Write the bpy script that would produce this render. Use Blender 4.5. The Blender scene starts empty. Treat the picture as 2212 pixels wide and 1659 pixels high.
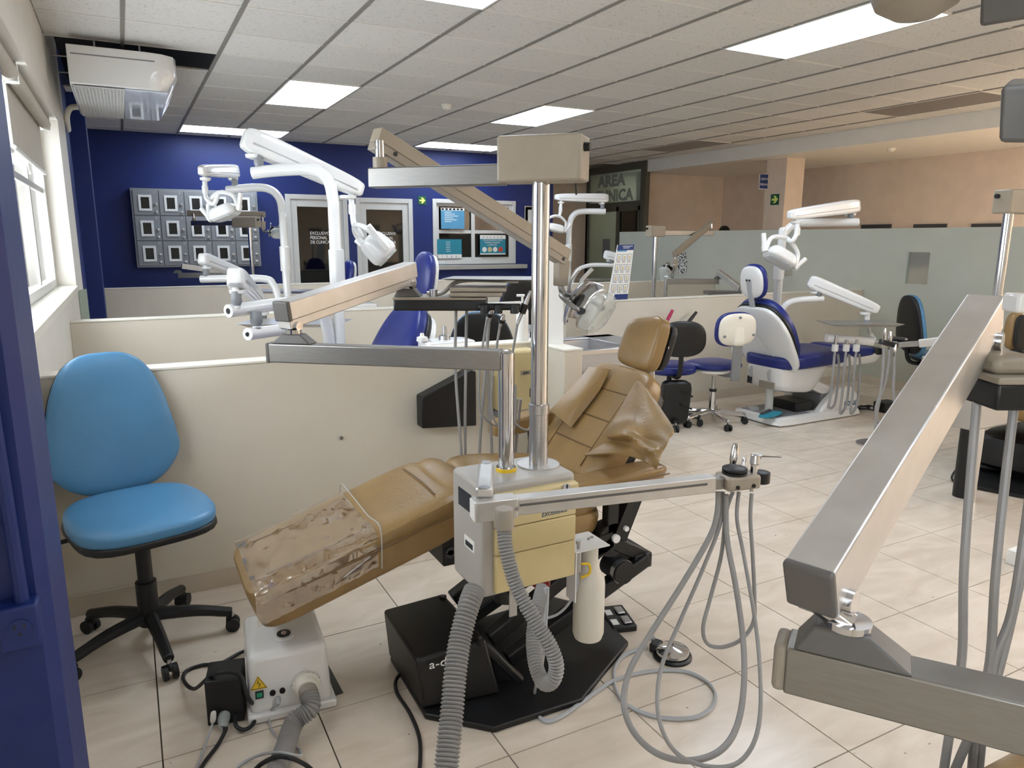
import bpy, bmesh, math, random
from mathutils import Vector as V, Matrix
random.seed(7)
PI=math.pi
# ------------------------------------------------------------------ camera
CAMH=1.486
FPX=1564.7; YAW=-0.4860; PITCH=-0.1970; ROLL=-0.0024
def cam_axes():
    b=Matrix(((1,0,0),(0,0,1),(0,-1,0)))
    cr,sr=math.cos(ROLL),math.sin(ROLL); Rr=Matrix(((cr,-sr,0),(sr,cr,0),(0,0,1)))
    cp,sp=math.cos(PITCH),math.sin(PITCH); Rp=Matrix(((1,0,0),(0,cp,-sp),(0,sp,cp)))
    cy,sy=math.cos(YAW),math.sin(YAW); Ry=Matrix(((cy,-sy,0),(sy,cy,0),(0,0,1)))
    return Ry@Rp@b@Rr
CM=cam_axes(); CP=V((0,0,CAMH))
C=bpy.context.scene.collection
cam=bpy.data.cameras.new('camera'); camo=bpy.data.objects.new('camera',cam); C.objects.link(camo)
cam.sensor_width=36; cam.lens=FPX/2212*36; cam.clip_start=0.05
rx,dn,fw=CM.col[0],CM.col[1],CM.col[2]
camo.matrix_world=Matrix(((rx[0],-dn[0],-fw[0],0),(rx[1],-dn[1],-fw[1],0),(rx[2],-dn[2],-fw[2],CAMH),(0,0,0,1)))
bpy.context.scene.camera=camo
# ------------------------------------------------------------------ world, exposure
sc=bpy.context.scene
w=bpy.data.worlds.new('world'); sc.world=w; w.use_nodes=True
bg=w.node_tree.nodes['Background']; bg.inputs[0].default_value=(0.86,0.93,1,1); bg.inputs[1].default_value=3.4
sc.view_settings.view_transform='Standard'; sc.view_settings.look='None'; sc.view_settings.gamma=1
sc.view_settings.exposure=1.32; sc.view_settings.use_curve_mapping=False
PANEL=5.2          # radiance of the ceiling luminaires
# ------------------------------------------------------------------ pixel -> place
def ray(px,py): return CM@V(((px-1106)/FPX,(py-829.5)/FPX,1))
def QZ(px,py,z): d=ray(px,py); return CP+d*((z-CAMH)/d.z)
def QX(px,py,x): d=ray(px,py); return CP+d*(x/d.x)
def QY(px,py,y): d=ray(px,py); return CP+d*(y/d.y)
def QD(px,py,dep): return CP+ray(px,py)*dep
def QP(px,py,p0,n): d=ray(px,py); return CP+d*((p0-CP).dot(n)/d.dot(n))
def depth(p): return (p-CP).dot(fw)
# ------------------------------------------------------------------ materials
def lin(c):
    r=[]
    for v in c[:3]:
        v=v/255; r.append(v/12.92 if v<=.04045 else ((v+.055)/1.055)**2.4)
    return (*r,1)
MATS={}
def mat(name,col,rough=.5,metal=0,var=0.0,vscale=8,bump=0,bscale=60,coat=0,trans=0,emit=None,estr=0,stretch=None,rvar=0,alpha=1,spec=.5,sss=0):
    if name in MATS: return MATS[name]
    m=bpy.data.materials.new(name); m.use_nodes=True; nt=m.node_tree; N=nt.nodes; L=nt.links
    p=N['Principled BSDF']; c=lin(col)
    p.inputs['Base Color'].default_value=c; p.inputs['Roughness'].default_value=rough; p.inputs['Metallic'].default_value=metal
    p.inputs['Coat Weight'].default_value=coat; p.inputs['Transmission Weight'].default_value=trans
    p.inputs['Specular IOR Level'].default_value=spec
    if alpha<1: p.inputs['Alpha'].default_value=alpha
    if emit: p.inputs['Emission Color'].default_value=lin(emit); p.inputs['Emission Strength'].default_value=estr
    tc=N.new('ShaderNodeTexCoord'); mp=N.new('ShaderNodeMapping'); L.new(tc.outputs['Object'],mp.inputs['Vector'])
    if stretch: mp.inputs['Scale'].default_value=stretch
    if var or rvar:
        n=N.new('ShaderNodeTexNoise'); n.inputs['Scale'].default_value=vscale; n.inputs['Detail'].default_value=5
        L.new(mp.outputs[0],n.inputs['Vector'])
        if var:
            r=N.new('ShaderNodeValToRGB'); r.color_ramp.elements[0].position=.3; r.color_ramp.elements[1].position=.7
            r.color_ramp.elements[0].color=tuple(max(0,v*(1-var)) for v in c[:3])+(1,)
            r.color_ramp.elements[1].color=tuple(min(1,v*(1+var)) for v in c[:3])+(1,)
            L.new(n.outputs[0],r.inputs[0]); L.new(r.outputs[0],p.inputs['Base Color'])
        if rvar:
            mr=N.new('ShaderNodeMapRange'); mr.inputs['To Min'].default_value=max(0,rough-rvar); mr.inputs['To Max'].default_value=rough+rvar
            L.new(n.outputs[0],mr.inputs[0]); L.new(mr.outputs[0],p.inputs['Roughness'])
    if bump:
        n2=N.new('ShaderNodeTexNoise'); n2.inputs['Scale'].default_value=bscale; n2.inputs['Detail'].default_value=4
        L.new(mp.outputs[0],n2.inputs['Vector'])
        b=N.new('ShaderNodeBump'); b.inputs['Strength'].default_value=bump; b.inputs['Distance'].default_value=.01
        L.new(n2.outputs[0],b.inputs['Height']); L.new(b.outputs[0],p.inputs['Normal'])
    MATS[name]=m; return m
def floor_mat():
    m=bpy.data.materials.new('floor_tile'); m.use_nodes=True; nt=m.node_tree; N=nt.nodes; L=nt.links; p=N['Principled BSDF']
    tc=N.new('ShaderNodeTexCoord'); oi=N.new('ShaderNodeObjectInfo'); 
    ad=N.new('ShaderNodeVectorMath'); ad.operation='ADD'; sc_=N.new('ShaderNodeVectorMath'); sc_.operation='SCALE'; sc_.inputs[3].default_value=1
    L.new(tc.outputs['Object'],ad.inputs[0]); L.new(oi.outputs['Location'],ad.inputs[1])
    mp=N.new('ShaderNodeMapping'); mp.inputs['Rotation'].default_value=(0,0,.6); mp.inputs['Scale'].default_value=(1,2.6,1); L.new(ad.outputs[0],mp.inputs[0])
    n=N.new('ShaderNodeTexNoise'); n.inputs['Scale'].default_value=3.2; n.inputs['Detail'].default_value=7; n.inputs['Distortion'].default_value=1.2; L.new(mp.outputs[0],n.inputs['Vector'])
    r=N.new('ShaderNodeValToRGB'); e=r.color_ramp.elements; e[0].position=.3; e[0].color=lin((208,194,176)); e[1].position=.65; e[1].color=lin((224,212,196))
    L.new(n.outputs[0],r.inputs[0])
    # dirt specks with their own shape
    n3=N.new('ShaderNodeTexNoise'); n3.inputs['Scale'].default_value=38; n3.inputs['Detail'].default_value=1; L.new(ad.outputs[0],n3.inputs['Vector'])
    r3=N.new('ShaderNodeValToRGB'); r3.color_ramp.elements[0].position=.77; r3.color_ramp.elements[1].position=.82; L.new(n3.outputs[0],r3.inputs[0])
    mx=N.new('ShaderNodeMix'); mx.data_type='RGBA'; mx.inputs['B'].default_value=lin((120,104,84))
    L.new(r3.outputs[0],mx.inputs['Factor']); L.new(r.outputs[0],mx.inputs['A']); L.new(mx.outputs['Result'],p.inputs['Base Color'])
    p.inputs['Roughness'].default_value=.16
    n2=N.new('ShaderNodeTexNoise'); n2.inputs['Scale'].default_value=5; L.new(ad.outputs[0],n2.inputs['Vector'])
    mr=N.new('ShaderNodeMapRange'); mr.inputs['To Min'].default_value=.1; mr.inputs['To Max'].default_value=.32; L.new(n2.outputs[0],mr.inputs[0]); L.new(mr.outputs[0],p.inputs['Roughness'])
    MATS['floor_tile']=m; return m
def ceil_mat():
    m=bpy.data.materials.new('ceiling_tile'); m.use_nodes=True; nt=m.node_tree; N=nt.nodes; L=nt.links; p=N['Principled BSDF']
    tc=N.new('ShaderNodeTexCoord'); oi=N.new('ShaderNodeObjectInfo'); ad=N.new('ShaderNodeVectorMath'); ad.operation='ADD'
    L.new(tc.outputs['Object'],ad.inputs[0]); L.new(oi.outputs['Location'],ad.inputs[1])
    mp=N.new('ShaderNodeMapping'); mp.inputs['Scale'].default_value=(1,2.2,1); L.new(ad.outputs[0],mp.inputs[0])
    n=N.new('ShaderNodeTexNoise'); n.inputs['Scale'].default_value=48; n.inputs['Detail'].default_value=2; n.inputs['Distortion'].default_value=.8; L.new(mp.outputs[0],n.inputs['Vector'])
    r=N.new('ShaderNodeValToRGB'); e=r.color_ramp.elements; e[0].position=.30; e[0].color=lin((158,155,150)); e[1].position=.37; e[1].color=lin((212,209,203)); L.new(n.outputs[0],r.inputs[0])
    hs=N.new('ShaderNodeHueSaturation'); L.new(r.outputs[0],hs.inputs['Color'])
    mr=N.new('ShaderNodeMapRange'); mr.inputs['To Min'].default_value=.93; mr.inputs['To Max'].default_value=1.05; L.new(oi.outputs['Random'],mr.inputs[0]); L.new(mr.outputs[0],hs.inputs['Value'])
    L.new(hs.outputs[0],p.inputs['Base Color']); p.inputs['Roughness'].default_value=.9
    b=N.new('ShaderNodeBump'); b.inputs['Strength'].default_value=.5; b.inputs['Distance'].default_value=.006; L.new(r.outputs[0],b.inputs['Height']); L.new(b.outputs[0],p.inputs['Normal'])
    MATS['ceiling_tile']=m; return m
def glass_mat(name,col=(255,255,255),rough=.02,mixf=.06,tint=1.0):
    m=bpy.data.materials.new(name); m.use_nodes=True; nt=m.node_tree; N=nt.nodes; L=nt.links
    N.remove(N['Principled BSDF']); o=N['Material Output']
    t=N.new('ShaderNodeBsdfTransparent'); g=N.new('ShaderNodeBsdfGlossy'); c=lin(col); t.inputs[0].default_value=tuple(v*tint for v in c[:3])+(1,)
    g.inputs['Roughness'].default_value=rough; g.inputs[0].default_value=(1,1,1,1)
    fr=N.new('ShaderNodeLayerWeight'); fr.inputs[0].default_value=.5; pw=N.new('ShaderNodeMath'); pw.operation='POWER'; pw.inputs[1].default_value=4; L.new(fr.outputs['Facing'],pw.inputs[0]); ad=N.new('ShaderNodeMath'); ad.operation='MULTIPLY_ADD'; ad.inputs[1].default_value=.6; ad.inputs[2].default_value=mixf; L.new(pw.outputs[0],ad.inputs[0])
    mx=N.new('ShaderNodeMixShader'); L.new(ad.outputs[0],mx.inputs[0]); L.new(t.outputs[0],mx.inputs[1]); L.new(g.outputs[0],mx.inputs[2]); L.new(mx.outputs[0],o.inputs[0])
    MATS[name]=m; return m
def emit_mat(name,col,strength):
    m=bpy.data.materials.new(name); m.use_nodes=True; nt=m.node_tree; N=nt.nodes; L=nt.links; p=N['Principled BSDF']
    p.inputs['Base Color'].default_value=(.8,.8,.8,1); p.inputs['Emission Color'].default_value=lin(col); p.inputs['Emission Strength'].default_value=strength
    MATS[name]=m; return m
floor_mat(); ceil_mat()
emit_mat('luminaire',(228,240,255),PANEL)
emit_mat('hall_fill_light',(255,246,236),PANEL*5.5); emit_mat('entrance_fill_light',(240,246,240),PANEL*.7); emit_mat('staff_fill_light',(255,246,236),PANEL*1.2)  # added fill lights for the tan hall, entrance and staff room
mat('cream',(212,204,188),.55,var=.03,vscale=3,bump=.12,bscale=25)
mat('cream_top',(226,221,208),.45,var=.02)
mat('white_wall',(222,217,207),.6,var=.02,vscale=4,bump=.08,bscale=30)
mat('beam_cream',(200,193,180),.7,var=.03,vscale=3)
mat('navy_wall',(10,37,104),.5,var=.10,vscale=2.5,bump=.1,bscale=30)
mat('tan_wall',(222,203,184),.45,var=.05,vscale=5)
mat('soffit',(230,225,216),.6,var=.02)
mat('green_partition',(189,190,176),.45,var=.03,vscale=3)
mat('grout',(92,80,68),.9,var=.1)
mat('skirting',(200,188,170),.35,var=.06,vscale=6)
mat('tbar',(128,124,116),.6); mat('tbar_white',(214,211,203),.5)
mat('dark_plenum',(24,22,22),.9)
mat('dim_outer_wall',(70,68,64),.9,var=.12,vscale=2)  # kept dark so the view through the left window stays dim
mat('off_lamp',(112,106,100),.35)
mat('white_frame',(206,205,200),.4,var=.02)
mat('alu_frame',(176,174,168),.4,metal=.3)
mat('bronze_frame',(96,92,80),.45,metal=.2)
mat('blind',(188,182,170),.8,var=.03)
mat('black',(16,16,17),.42,var=.1,bump=.05,bscale=200)
mat('black_gloss',(12,12,13),.2)
mat('black_rubber',(22,22,23),.55)
mat('dark_grey',(62,62,64),.5)
mat('locker',(140,143,146),.45,var=.03)
mat('chrome',(210,210,212),.12,metal=1)
mat('steel',(190,190,192),.3,metal=1,var=.05,stretch=(1,1,30))
mat('alu',(150,148,144),.42,metal=1,rvar=.08,vscale=30,var=.06,stretch=(1,1,8))
mat('alu_light',(205,203,199),.42,metal=.85,var=.06,vscale=18,rvar=.08)
mat('paint_grey',(150,141,128),.42,var=.04,vscale=12)
mat('paint_putty',(156,145,128),.4,var=.05,vscale=14)
mat('paint_dgrey',(92,89,85),.45,var=.05,vscale=20)
mat('beige_panel',(206,188,140),.4,var=.05,vscale=10)
mat('cabinet_grey',(174,169,161),.35,var=.04,vscale=10)
mat('white_plastic',(228,227,224),.22,coat=.3,var=.01)
mat('white_shell',(222,222,220),.2,coat=.4)
mat('grey_plastic',(126,128,131),.4)
mat('hose_grey',(146,144,142),.4,var=.04,vscale=30)
mat('hose_light',(172,174,176),.35)
mat('blue_leather',(24,38,112),.34,var=.08,vscale=20,bump=.06,bscale=260)
mat('sky_leather',(80,134,174),.33,var=.05,vscale=6,bump=.07,bscale=220)
mat('tan_leather',(145,116,73),.31,var=.10,vscale=9,bump=.10,bscale=90,rvar=.08)
mat('tan_leather_dark',(108,80,46),.5)
mat('bottle',(232,226,212),.35,trans=.15,var=.02)
mat('red',(150,24,28),.4); mat('magenta',(170,30,80),.4); mat('yellow',(232,192,40),.4); mat('green_sign',(20,90,52),.5); mat('green_btn',(30,150,110),.35)
mat('arrow_yellow',(226,236,130),.5); mat('sign_blue',(30,52,110),.45); mat('poster_blue',(86,150,186),.5,var=.06); mat('poster_teal',(34,130,150),.5,var=.05); mat('paper',(232,230,224),.6)
mat('ink',(40,42,48),.7); mat('ink_blue',(52,84,110),.6); mat('ink_white',(235,235,232),.6); mat('frost',(190,202,186),.5,trans=.5); mat('frost_text',(150,158,146),.6)
glass_mat('glass'); glass_mat('dark_glass',(120,120,118),.03,.05,.6); glass_mat('plastic_wrap',(252,250,247),.07,.16)
mat('red_print',(200,70,50),.6); mat('green_print',(90,140,70),.6)
# ------------------------------------------------------------------ mesh builder
def catmull(pts,n=8,closed=False):
    pts=[V(p) for p in pts]; out=[]; m=len(pts)
    if m<3 and not closed: return pts
    rng=range(m if closed else m-1)
    for i in rng:
        if closed: p0,p1,p2,p3=pts[(i-1)%m],pts[i],pts[(i+1)%m],pts[(i+2)%m]
        else: p0,p1,p2,p3=pts[max(i-1,0)],pts[i],pts[i+1],pts[min(i+2,m-1)]
        for k in range(n):
            t=k/n; out.append(.5*((2*p1)+(-p0+p2)*t+(2*p0-5*p1+4*p2-p3)*t*t+(-p0+3*p1-3*p2+p3)*t**3))
    if not closed: out.append(pts[-1])
    return out
def frame(d,up=V((0,0,1))):
    d=d.normalized(); 
    if abs(d.dot(up))>.995: up=V((0,1,0))
    s=d.cross(up).normalized(); u=s.cross(d).normalized(); return d,s,u
class MB:
    def __init__(s): s.v=[]; s.f=[]
    def add(s,vs,fs):
        o=len(s.v); s.v+= [V(v) for v in vs]; s.f+=[tuple(i+o for i in f) for f in fs]; return s
    def hexa(s,p):   # bottom 0-3, top 4-7
        return s.add(p,[(3,2,1,0),(4,5,6,7),(0,1,5,4),(1,2,6,5),(2,3,7,6),(3,0,4,7)])
    def box(s,a,b):
        (x0,y0,z0),(x1,y1,z1)=a,b
        x0,x1=sorted((x0,x1)); y0,y1=sorted((y0,y1)); z0,z1=sorted((z0,z1))
        return s.hexa([(x0,y0,z0),(x1,y0,z0),(x1,y1,z0),(x0,y1,z0),(x0,y0,z1),(x1,y0,z1),(x1,y1,z1),(x0,y1,z1)])
    def cbox(s,c,size,R=None):
        c=V(c); hx,hy,hz=[k/2 for k in size]; R=R or Matrix.Identity(3)
        q=[V(p) for p in ((-hx,-hy,-hz),(hx,-hy,-hz),(hx,hy,-hz),(-hx,hy,-hz),(-hx,-hy,hz),(hx,-hy,hz),(hx,hy,hz),(-hx,hy,hz))]
        return s.hexa([c+R@p for p in q])
    def bar(s,a,b,w,h,up=V((0,0,1)),w2=None,h2=None):
        a,b=V(a),V(b); d,sd,u=frame(b-a,up); w2=w2 or w; h2=h2 or h
        q=[]
        for uu in (-1,1):
            for (p,ww,hh,ss) in ((a,w,h,-1),(a,w,h,1),(b,w2,h2,1),(b,w2,h2,-1)):
                q.append(p+sd*(ss*ww/2)+u*(uu*hh/2))
        return s.hexa(q)
    def prism(s,poly,ext):
        poly=[V(p) for p in poly]; ext=V(ext); n=len(poly)
        fs=[tuple(range(n))[::-1],tuple(range(n,2*n))]+[(i,(i+1)%n,(i+1)%n+n,i+n) for i in range(n)]
        return s.add(poly+[p+ext for p in poly],fs)
    def tube(s,path,r,n=10,caps=True,closed=False,up=None):
        path=[V(p) for p in path]; m=len(path); rr=r if isinstance(r,(list,tuple)) else [r]*m
        vs=[];fs=[]; prev=None
        for i,p in enumerate(path):
            if closed: t=path[(i+1)%m]-path[(i-1)%m]
            else: t=path[min(i+1,m-1)]-path[max(i-1,0)]
            if t.length<1e-9: t=V((0,0,1))
            t.normalize()
            if prev is None:
                a=V((0,0,1)) if abs(t.z)<.9 else V((1,0,0)); sd=t.cross(a).normalized()
            else:
                sd=(prev-t*prev.dot(t)); sd=sd.normalized() if sd.length>1e-6 else prev
            prev=sd; u=t.cross(sd)
            for k in range(n):
                an=2*PI*k/n; vs.append(p+(sd*math.cos(an)+u*math.sin(an))*rr[i])
        for i in range(m if closed else m-1):
            j=(i+1)%m
            for k in range(n): fs.append((i*n+k,i*n+(k+1)%n,j*n+(k+1)%n,j*n+k))
        if caps and not closed: fs.append(tuple(range(n))[::-1]); fs.append(tuple((m-1)*n+k for k in range(n)))
        return s.add(vs,fs)
    def curve(s,pts,r,n=10,k=8,closed=False): return s.tube(catmull(pts,k,closed),r,n,closed=closed)
    def cyl(s,a,b,r,n=20,r2=None): return s.tube([a,b],[r,r if r2 is None else r2],n)
    def lathe(s,prof,o,axis=V((0,0,1)),n=24):
        o=V(o); d,sd,u=frame(V(axis),V((0,1,0))); return s.tube([o+d*z for r,z in prof],[max(r,1e-4) for r,z in prof],n)
    def ball(s,c,r,n=12,R=None):
        if not isinstance(r,(tuple,list)): r=(r,r,r)
        R=R or Matrix.Identity(3); c=V(c); vs=[];fs=[]; m=n//2+1
        for i in range(m+1):
            th=PI*i/m
            for k in range(n):
                ph=2*PI*k/n; vs.append(c+R@V((r[0]*math.sin(th)*math.cos(ph),r[1]*math.sin(th)*math.sin(ph),r[2]*math.cos(th))))
        for i in range(m):
            for k in range(n): fs.append((i*n+k,(i+1)*n+k,(i+1)*n+(k+1)%n,i*n+(k+1)%n))
        return s.add(vs,fs)
    def pillow(s,c8,e=4,n=10,fn=None):
        # rounded box mapped to 8 corners (bottom 4 ccw, top 4); superellipsoid exponents e=(ex,ey,ez) or e
        c8=[V(p) for p in c8]
        def tri(x,y,z):
            a,b,c=(x+1)/2,(y+1)/2,(z+1)/2
            B=c8[0]*(1-a)*(1-b)+c8[1]*a*(1-b)+c8[2]*a*b+c8[3]*(1-a)*b
            T=c8[4]*(1-a)*(1-b)+c8[5]*a*(1-b)+c8[6]*a*b+c8[7]*(1-a)*b
            return B*(1-c)+T*c
        idx={};vs=[];fs=[]
        def vid(p):
            key=tuple(round(q,5) for q in p)
            if key not in idx:
                x,y,z=p; L_=(abs(x)**e+abs(y)**e+abs(z)**e)**(1/e); x,y,z=x/L_,y/L_,z/L_
                if fn: x,y,z=fn(x,y,z)
                idx[key]=len(vs); vs.append(tri(x,y,z))
            return idx[key]
        g=[math.tan((-1+2*i/n)*PI/4) for i in range(n+1)]
        for ax in range(3):
            for sg in (-1,1):
                for i in range(n):
                    for j in range(n):
                        q=[]
                        for (ii,jj) in ((i,j),(i+1,j),(i+1,j+1),(i,j+1)):
                            p=[0,0,0]; p[ax]=sg; p[(ax+1)%3]=g[ii]; p[(ax+2)%3]=g[jj]; q.append(vid(p))
                        fs.append(tuple(q) if sg>0 else tuple(q[::-1]))
        return s.add(vs,fs)
    def sheet(s,grid,thick,nrm=None):
        # grid[i][j] points -> thin solid
        R_,K=len(grid),len(grid[0]); top=[];bot=[]
        for i in range(R_):
            for j in range(K):
                a=V(grid[min(i+1,R_-1)][j])-V(grid[max(i-1,0)][j]); b=V(grid[i][min(j+1,K-1)])-V(grid[i][max(j-1,0)])
                nn=a.cross(b); nn=nn.normalized() if nn.length>1e-9 else V((0,0,1))
                p=V(grid[i][j]); top.append(p+nn*thick/2); bot.append(p-nn*thick/2)
        n=R_*K; fs=[]
        for i in range(R_-1):
            for j in range(K-1):
                a,b,c,d=i*K+j,i*K+j+1,(i+1)*K+j+1,(i+1)*K+j; fs.append((d,c,b,a)); fs.append((a+n,b+n,c+n,d+n))
        for i in range(R_-1):
            for j in (0,K-1):
                a,b=i*K+j,(i+1)*K+j; fs.append((a,b,b+n,a+n) if j==0 else (b,a,a+n,b+n))
        for j in range(K-1):
            for i in (0,R_-1):
                a,b=i*K+j,i*K+j+1; fs.append((b,a,a+n,b+n) if i==0 else (a,b,b+n,a+n))
        return s.add(top+bot,fs)
    def build(s,name,m,parent=None,bevel=0,seg=2,flat=False,label=None,org=None,ang=32):
        me=bpy.data.meshes.new(name)
        if org is None:
            if parent is not None: org=ORG[parent]
            else:
                xs=[p.x for p in s.v];ys=[p.y for p in s.v];zs=[p.z for p in s.v]
                org=V(((min(xs)+max(xs))/2,(min(ys)+max(ys))/2,min(zs)))
        me.from_pydata([tuple(p-org) for p in s.v],[],s.f); me.update()
        bm=bmesh.new(); bm.from_mesh(me); bmesh.ops.recalc_face_normals(bm,faces=bm.faces)
        if not flat:
            for f in bm.faces: f.smooth=True
            for e in bm.edges:
                e.smooth = not (len(e.link_faces)==2 and e.calc_face_angle(0)>math.radians(ang))
        bm.to_mesh(me); bm.free()
        me.materials.append(MATS[m])
        o=bpy.data.objects.new(name,me); C.objects.link(o); ORG[o]=org
        if parent is not None: o.parent=parent
        else: o.location=org
        if bevel:
            b=o.modifiers.new('bevel','BEVEL'); b.width=bevel; b.segments=seg; b.limit_method='ANGLE'; b.angle_limit=math.radians(40)
        if label: o['label']=label
        return o
ORG={}
def thing(name,label,cat,loc=(0,0,0),group=None,kind=None):
    o=bpy.data.objects.new(name,None); C.objects.link(o); o.location=V(loc); o.empty_display_size=.05; ORG[o]=V(loc)
    if kind: o['kind']=kind
    if label: o['label']=label
    if cat: o['category']=cat
    if group: o['group']=group
    return o
def tag(o,label,cat,group=None):
    o['label']=label; o['category']=cat
    if group: o['group']=group
    return o
def struct(o): o['kind']='structure'; return o
def copy_tree(o,parent=None):
    c=o.copy(); C.objects.link(c); ORG[c]=ORG.get(o,V()).copy()
    if parent is not None: c.parent=parent
    for ch in list(o.children): copy_tree(ch,c)
    return c
def text(body,size,p,xdir,ydir,m,parent,name='lettering',ext=.0006,align='LEFT',maxw=None,bold=0):
    cu=bpy.data.curves.new('t','FONT'); cu.body=body; cu.size=size; cu.extrude=ext; cu.offset=bold; cu.align_x=align; cu.resolution_u=2
    to=bpy.data.objects.new('t',cu); C.objects.link(to); bpy.context.view_layer.update()
    me=bpy.data.meshes.new_from_object(to.evaluated_get(bpy.context.evaluated_depsgraph_get())); bpy.data.objects.remove(to); bpy.data.curves.remove(cu)
    x=V(xdir).normalized(); y=V(ydir).normalized(); z=x.cross(y); p=V(p)
    xs=[v.co.x for v in me.vertices]; k=1
    if maxw and xs and max(xs)-min(xs)>0: k=maxw/(max(xs)-min(xs))
    org=ORG[parent] if parent is not None else p
    for v in me.vertices: v.co=p+x*v.co.x*k+y*v.co.y+z*v.co.z-org
    me.materials.clear(); me.materials.append(MATS[m]); o=bpy.data.objects.new(name,me); C.objects.link(o); ORG[o]=org
    if parent is not None: o.parent=parent
    else: o.location=org
    return o
def B(a,b): return MB().box(a,b)
def rect(m,a0,a1,z0,z1,f,y0,y1,fz=None):
    # rectangular frame in the XZ plane, pieces meet without overlapping
    fz=fz or f
    m.box((a0,y0,z0),(a0+f,y1,z1)); m.box((a1-f,y0,z0),(a1,y1,z1)); m.box((a0+f,y0,z1-fz),(a1-f,y1,z1)); m.box((a0+f,y0,z0),(a1-f,y1,z0+fz)); return m
def rectxy(m,x0,x1,y0,y1,f,z0,z1):
    m.box((x0,y0,z0),(x0+f,y1,z1)); m.box((x1-f,y0,z0),(x1,y1,z1)); m.box((x0+f,y0,z0),(x1-f,y0+f,z1)); m.box((x0+f,y1-f,z0),(x1-f,y1,z1)); return m
def spotted():
    m=bpy.data.materials.new('spotted'); m.use_nodes=True; nt=m.node_tree; N=nt.nodes; L=nt.links; p=N['Principled BSDF']
    tc=N.new('ShaderNodeTexCoord'); n=N.new('ShaderNodeTexNoise'); n.inputs['Scale'].default_value=45; L.new(tc.outputs['Object'],n.inputs['Vector'])
    r=N.new('ShaderNodeValToRGB'); r.color_ramp.interpolation='CONSTANT'; r.color_ramp.elements[0].color=lin((30,30,32)); r.color_ramp.elements[1].position=.48; r.color_ramp.elements[1].color=lin((225,222,216)); L.new(n.outputs[0],r.inputs[0]); L.new(r.outputs[0],p.inputs['Base Color']); MATS['spotted']=m
spotted()
# ================================================================== STRUCTURE
ZC=2.7845; XL=-.335; YB=10.5; XR=9.75; YN=-3.2
GX,GY,GS=.1182,.394,.61
FX,FY,FS=-.031,-.1428,.45
# floor with single tiles
fl=struct(B((XL-.2,YN,-.06),(XR+.2,12,-.006)).build('floor','grout'))
tile=None
def add_tile(x0,y0,x1,y1,first):
    m=MB().box((x0+.002,y0+.002,-.012),(x1-.002,y1-.002,0))
    return m
tm=B((.0022,.0022,-.012),(FS-.0022,FS-.0022,0)); t0=tm.build('floor_tile','floor_tile',org=V((0,0,0)),flat=True)
tmesh=t0.data; bpy.data.objects.remove(t0)
def in_view(p):
    d=(p-CP); z=d.dot(fw)
    if z<.2: return False
    return -200<1106+FPX*d.dot(rx)/z<2412 and -200<829.5+FPX*d.dot(dn)/z<1859
rest=MB()
for i in range(-1,23):
    for j in range(-7,27):
        x0=FX+i*FS; y0=FY+j*FS; c=V((x0+FS/2,y0+FS/2,0))
        d=(c-CP).length
        if x0+FS<XL or y0>YB: continue
        if in_view(c) and y0<5.3 and x0<6.9:
            o=bpy.data.objects.new('floor_tile',tmesh); C.objects.link(o); o.parent=fl; o.location=V((x0,y0,0))-fl.location
        else: rest.box((x0+.0022,y0+.0022,-.012),(x0+FS-.0022,y0+FS-.0022,0))
r=rest.build('floor_tiles_beyond','floor_tile',fl,flat=True); r['kind']='stuff'
# ceiling
ce=struct(B((XL-.2,YN,ZC+.25),(XR+.2,12,ZC+.3)).build('ceiling','dark_plenum'))
LIGHTS=[(6,4,1,2),(2,10,1,2),(6,10,1,2),(6,15,2,1),(1,15,2,1),(2,4,1,2),(2,-2,1,2),(6,-2,1,2),(10,-2,1,2)]
DARKS=[(11,6,1,2),(11,12,1,2),(12,17,1,2)]
occ=set()
for (a,b,c_,d_) in LIGHTS+DARKS:
    for i in range(c_):
        for j in range(d_): occ.add((a+i,b+j))
ct=B((.006,.006,0),(GS-.006,GS-.006,.014)).build('ceiling_tile','ceiling_tile',org=V((0,0,0)),flat=True); cmesh=ct.data; bpy.data.objects.remove(ct)
XS=7.85
rest=MB()
HOLES={(-1,9),(0,9),(-1,10),(-1,11)}
for i in range(-1,13):
    for j in range(-6,19):
        if (i,j) in occ or (i,j) in HOLES: continue
        x0=GX+i*GS; y0=GY+j*GS
        if y0>YB and x0+GS<6.3: continue
        x0c=max(x0,XL); x1=min(x0+GS,XS); y1=min(y0+GS,12)
        if not (x0+GS>XL): continue
        full=(x0>=XL and x0+GS<=XS)
        c=V((x0+GS/2,y0+GS/2,ZC))
        if in_view(c):
            if full: me=cmesh; o=bpy.data.objects.new('ceiling_tile',me); C.objects.link(o); o.parent=ce; o.location=V((x0,y0,ZC))-ce.location
            else: B((x0c+.004,y0+.006,ZC),(x1-.004,y1-.006,ZC+.014)).build('ceiling_tile','ceiling_tile',ce,flat=True)
        else: rest.box((x0c+.006,y0+.006,ZC),(x1-.006,y1-.006,ZC+.014))
r=rest.build('ceiling_tiles_beyond','ceiling_tile',ce,flat=True); r['kind']='stuff'
for i in range(0,13):
    x=GX+i*GS
    if x<XS: B((x-.012,YN,ZC-.007),(x+.012,YB if x<6.3 else 12,ZC+.004)).build('main_runner','tbar',ce)
for j in range(-5,20):
    y=GY+j*GS
    if y<12: B((XL if y<YB else 6.3,y-.009,ZC-.005),(XS,y+.009,ZC+.002)).build('cross_runner','tbar_white',ce)
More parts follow.
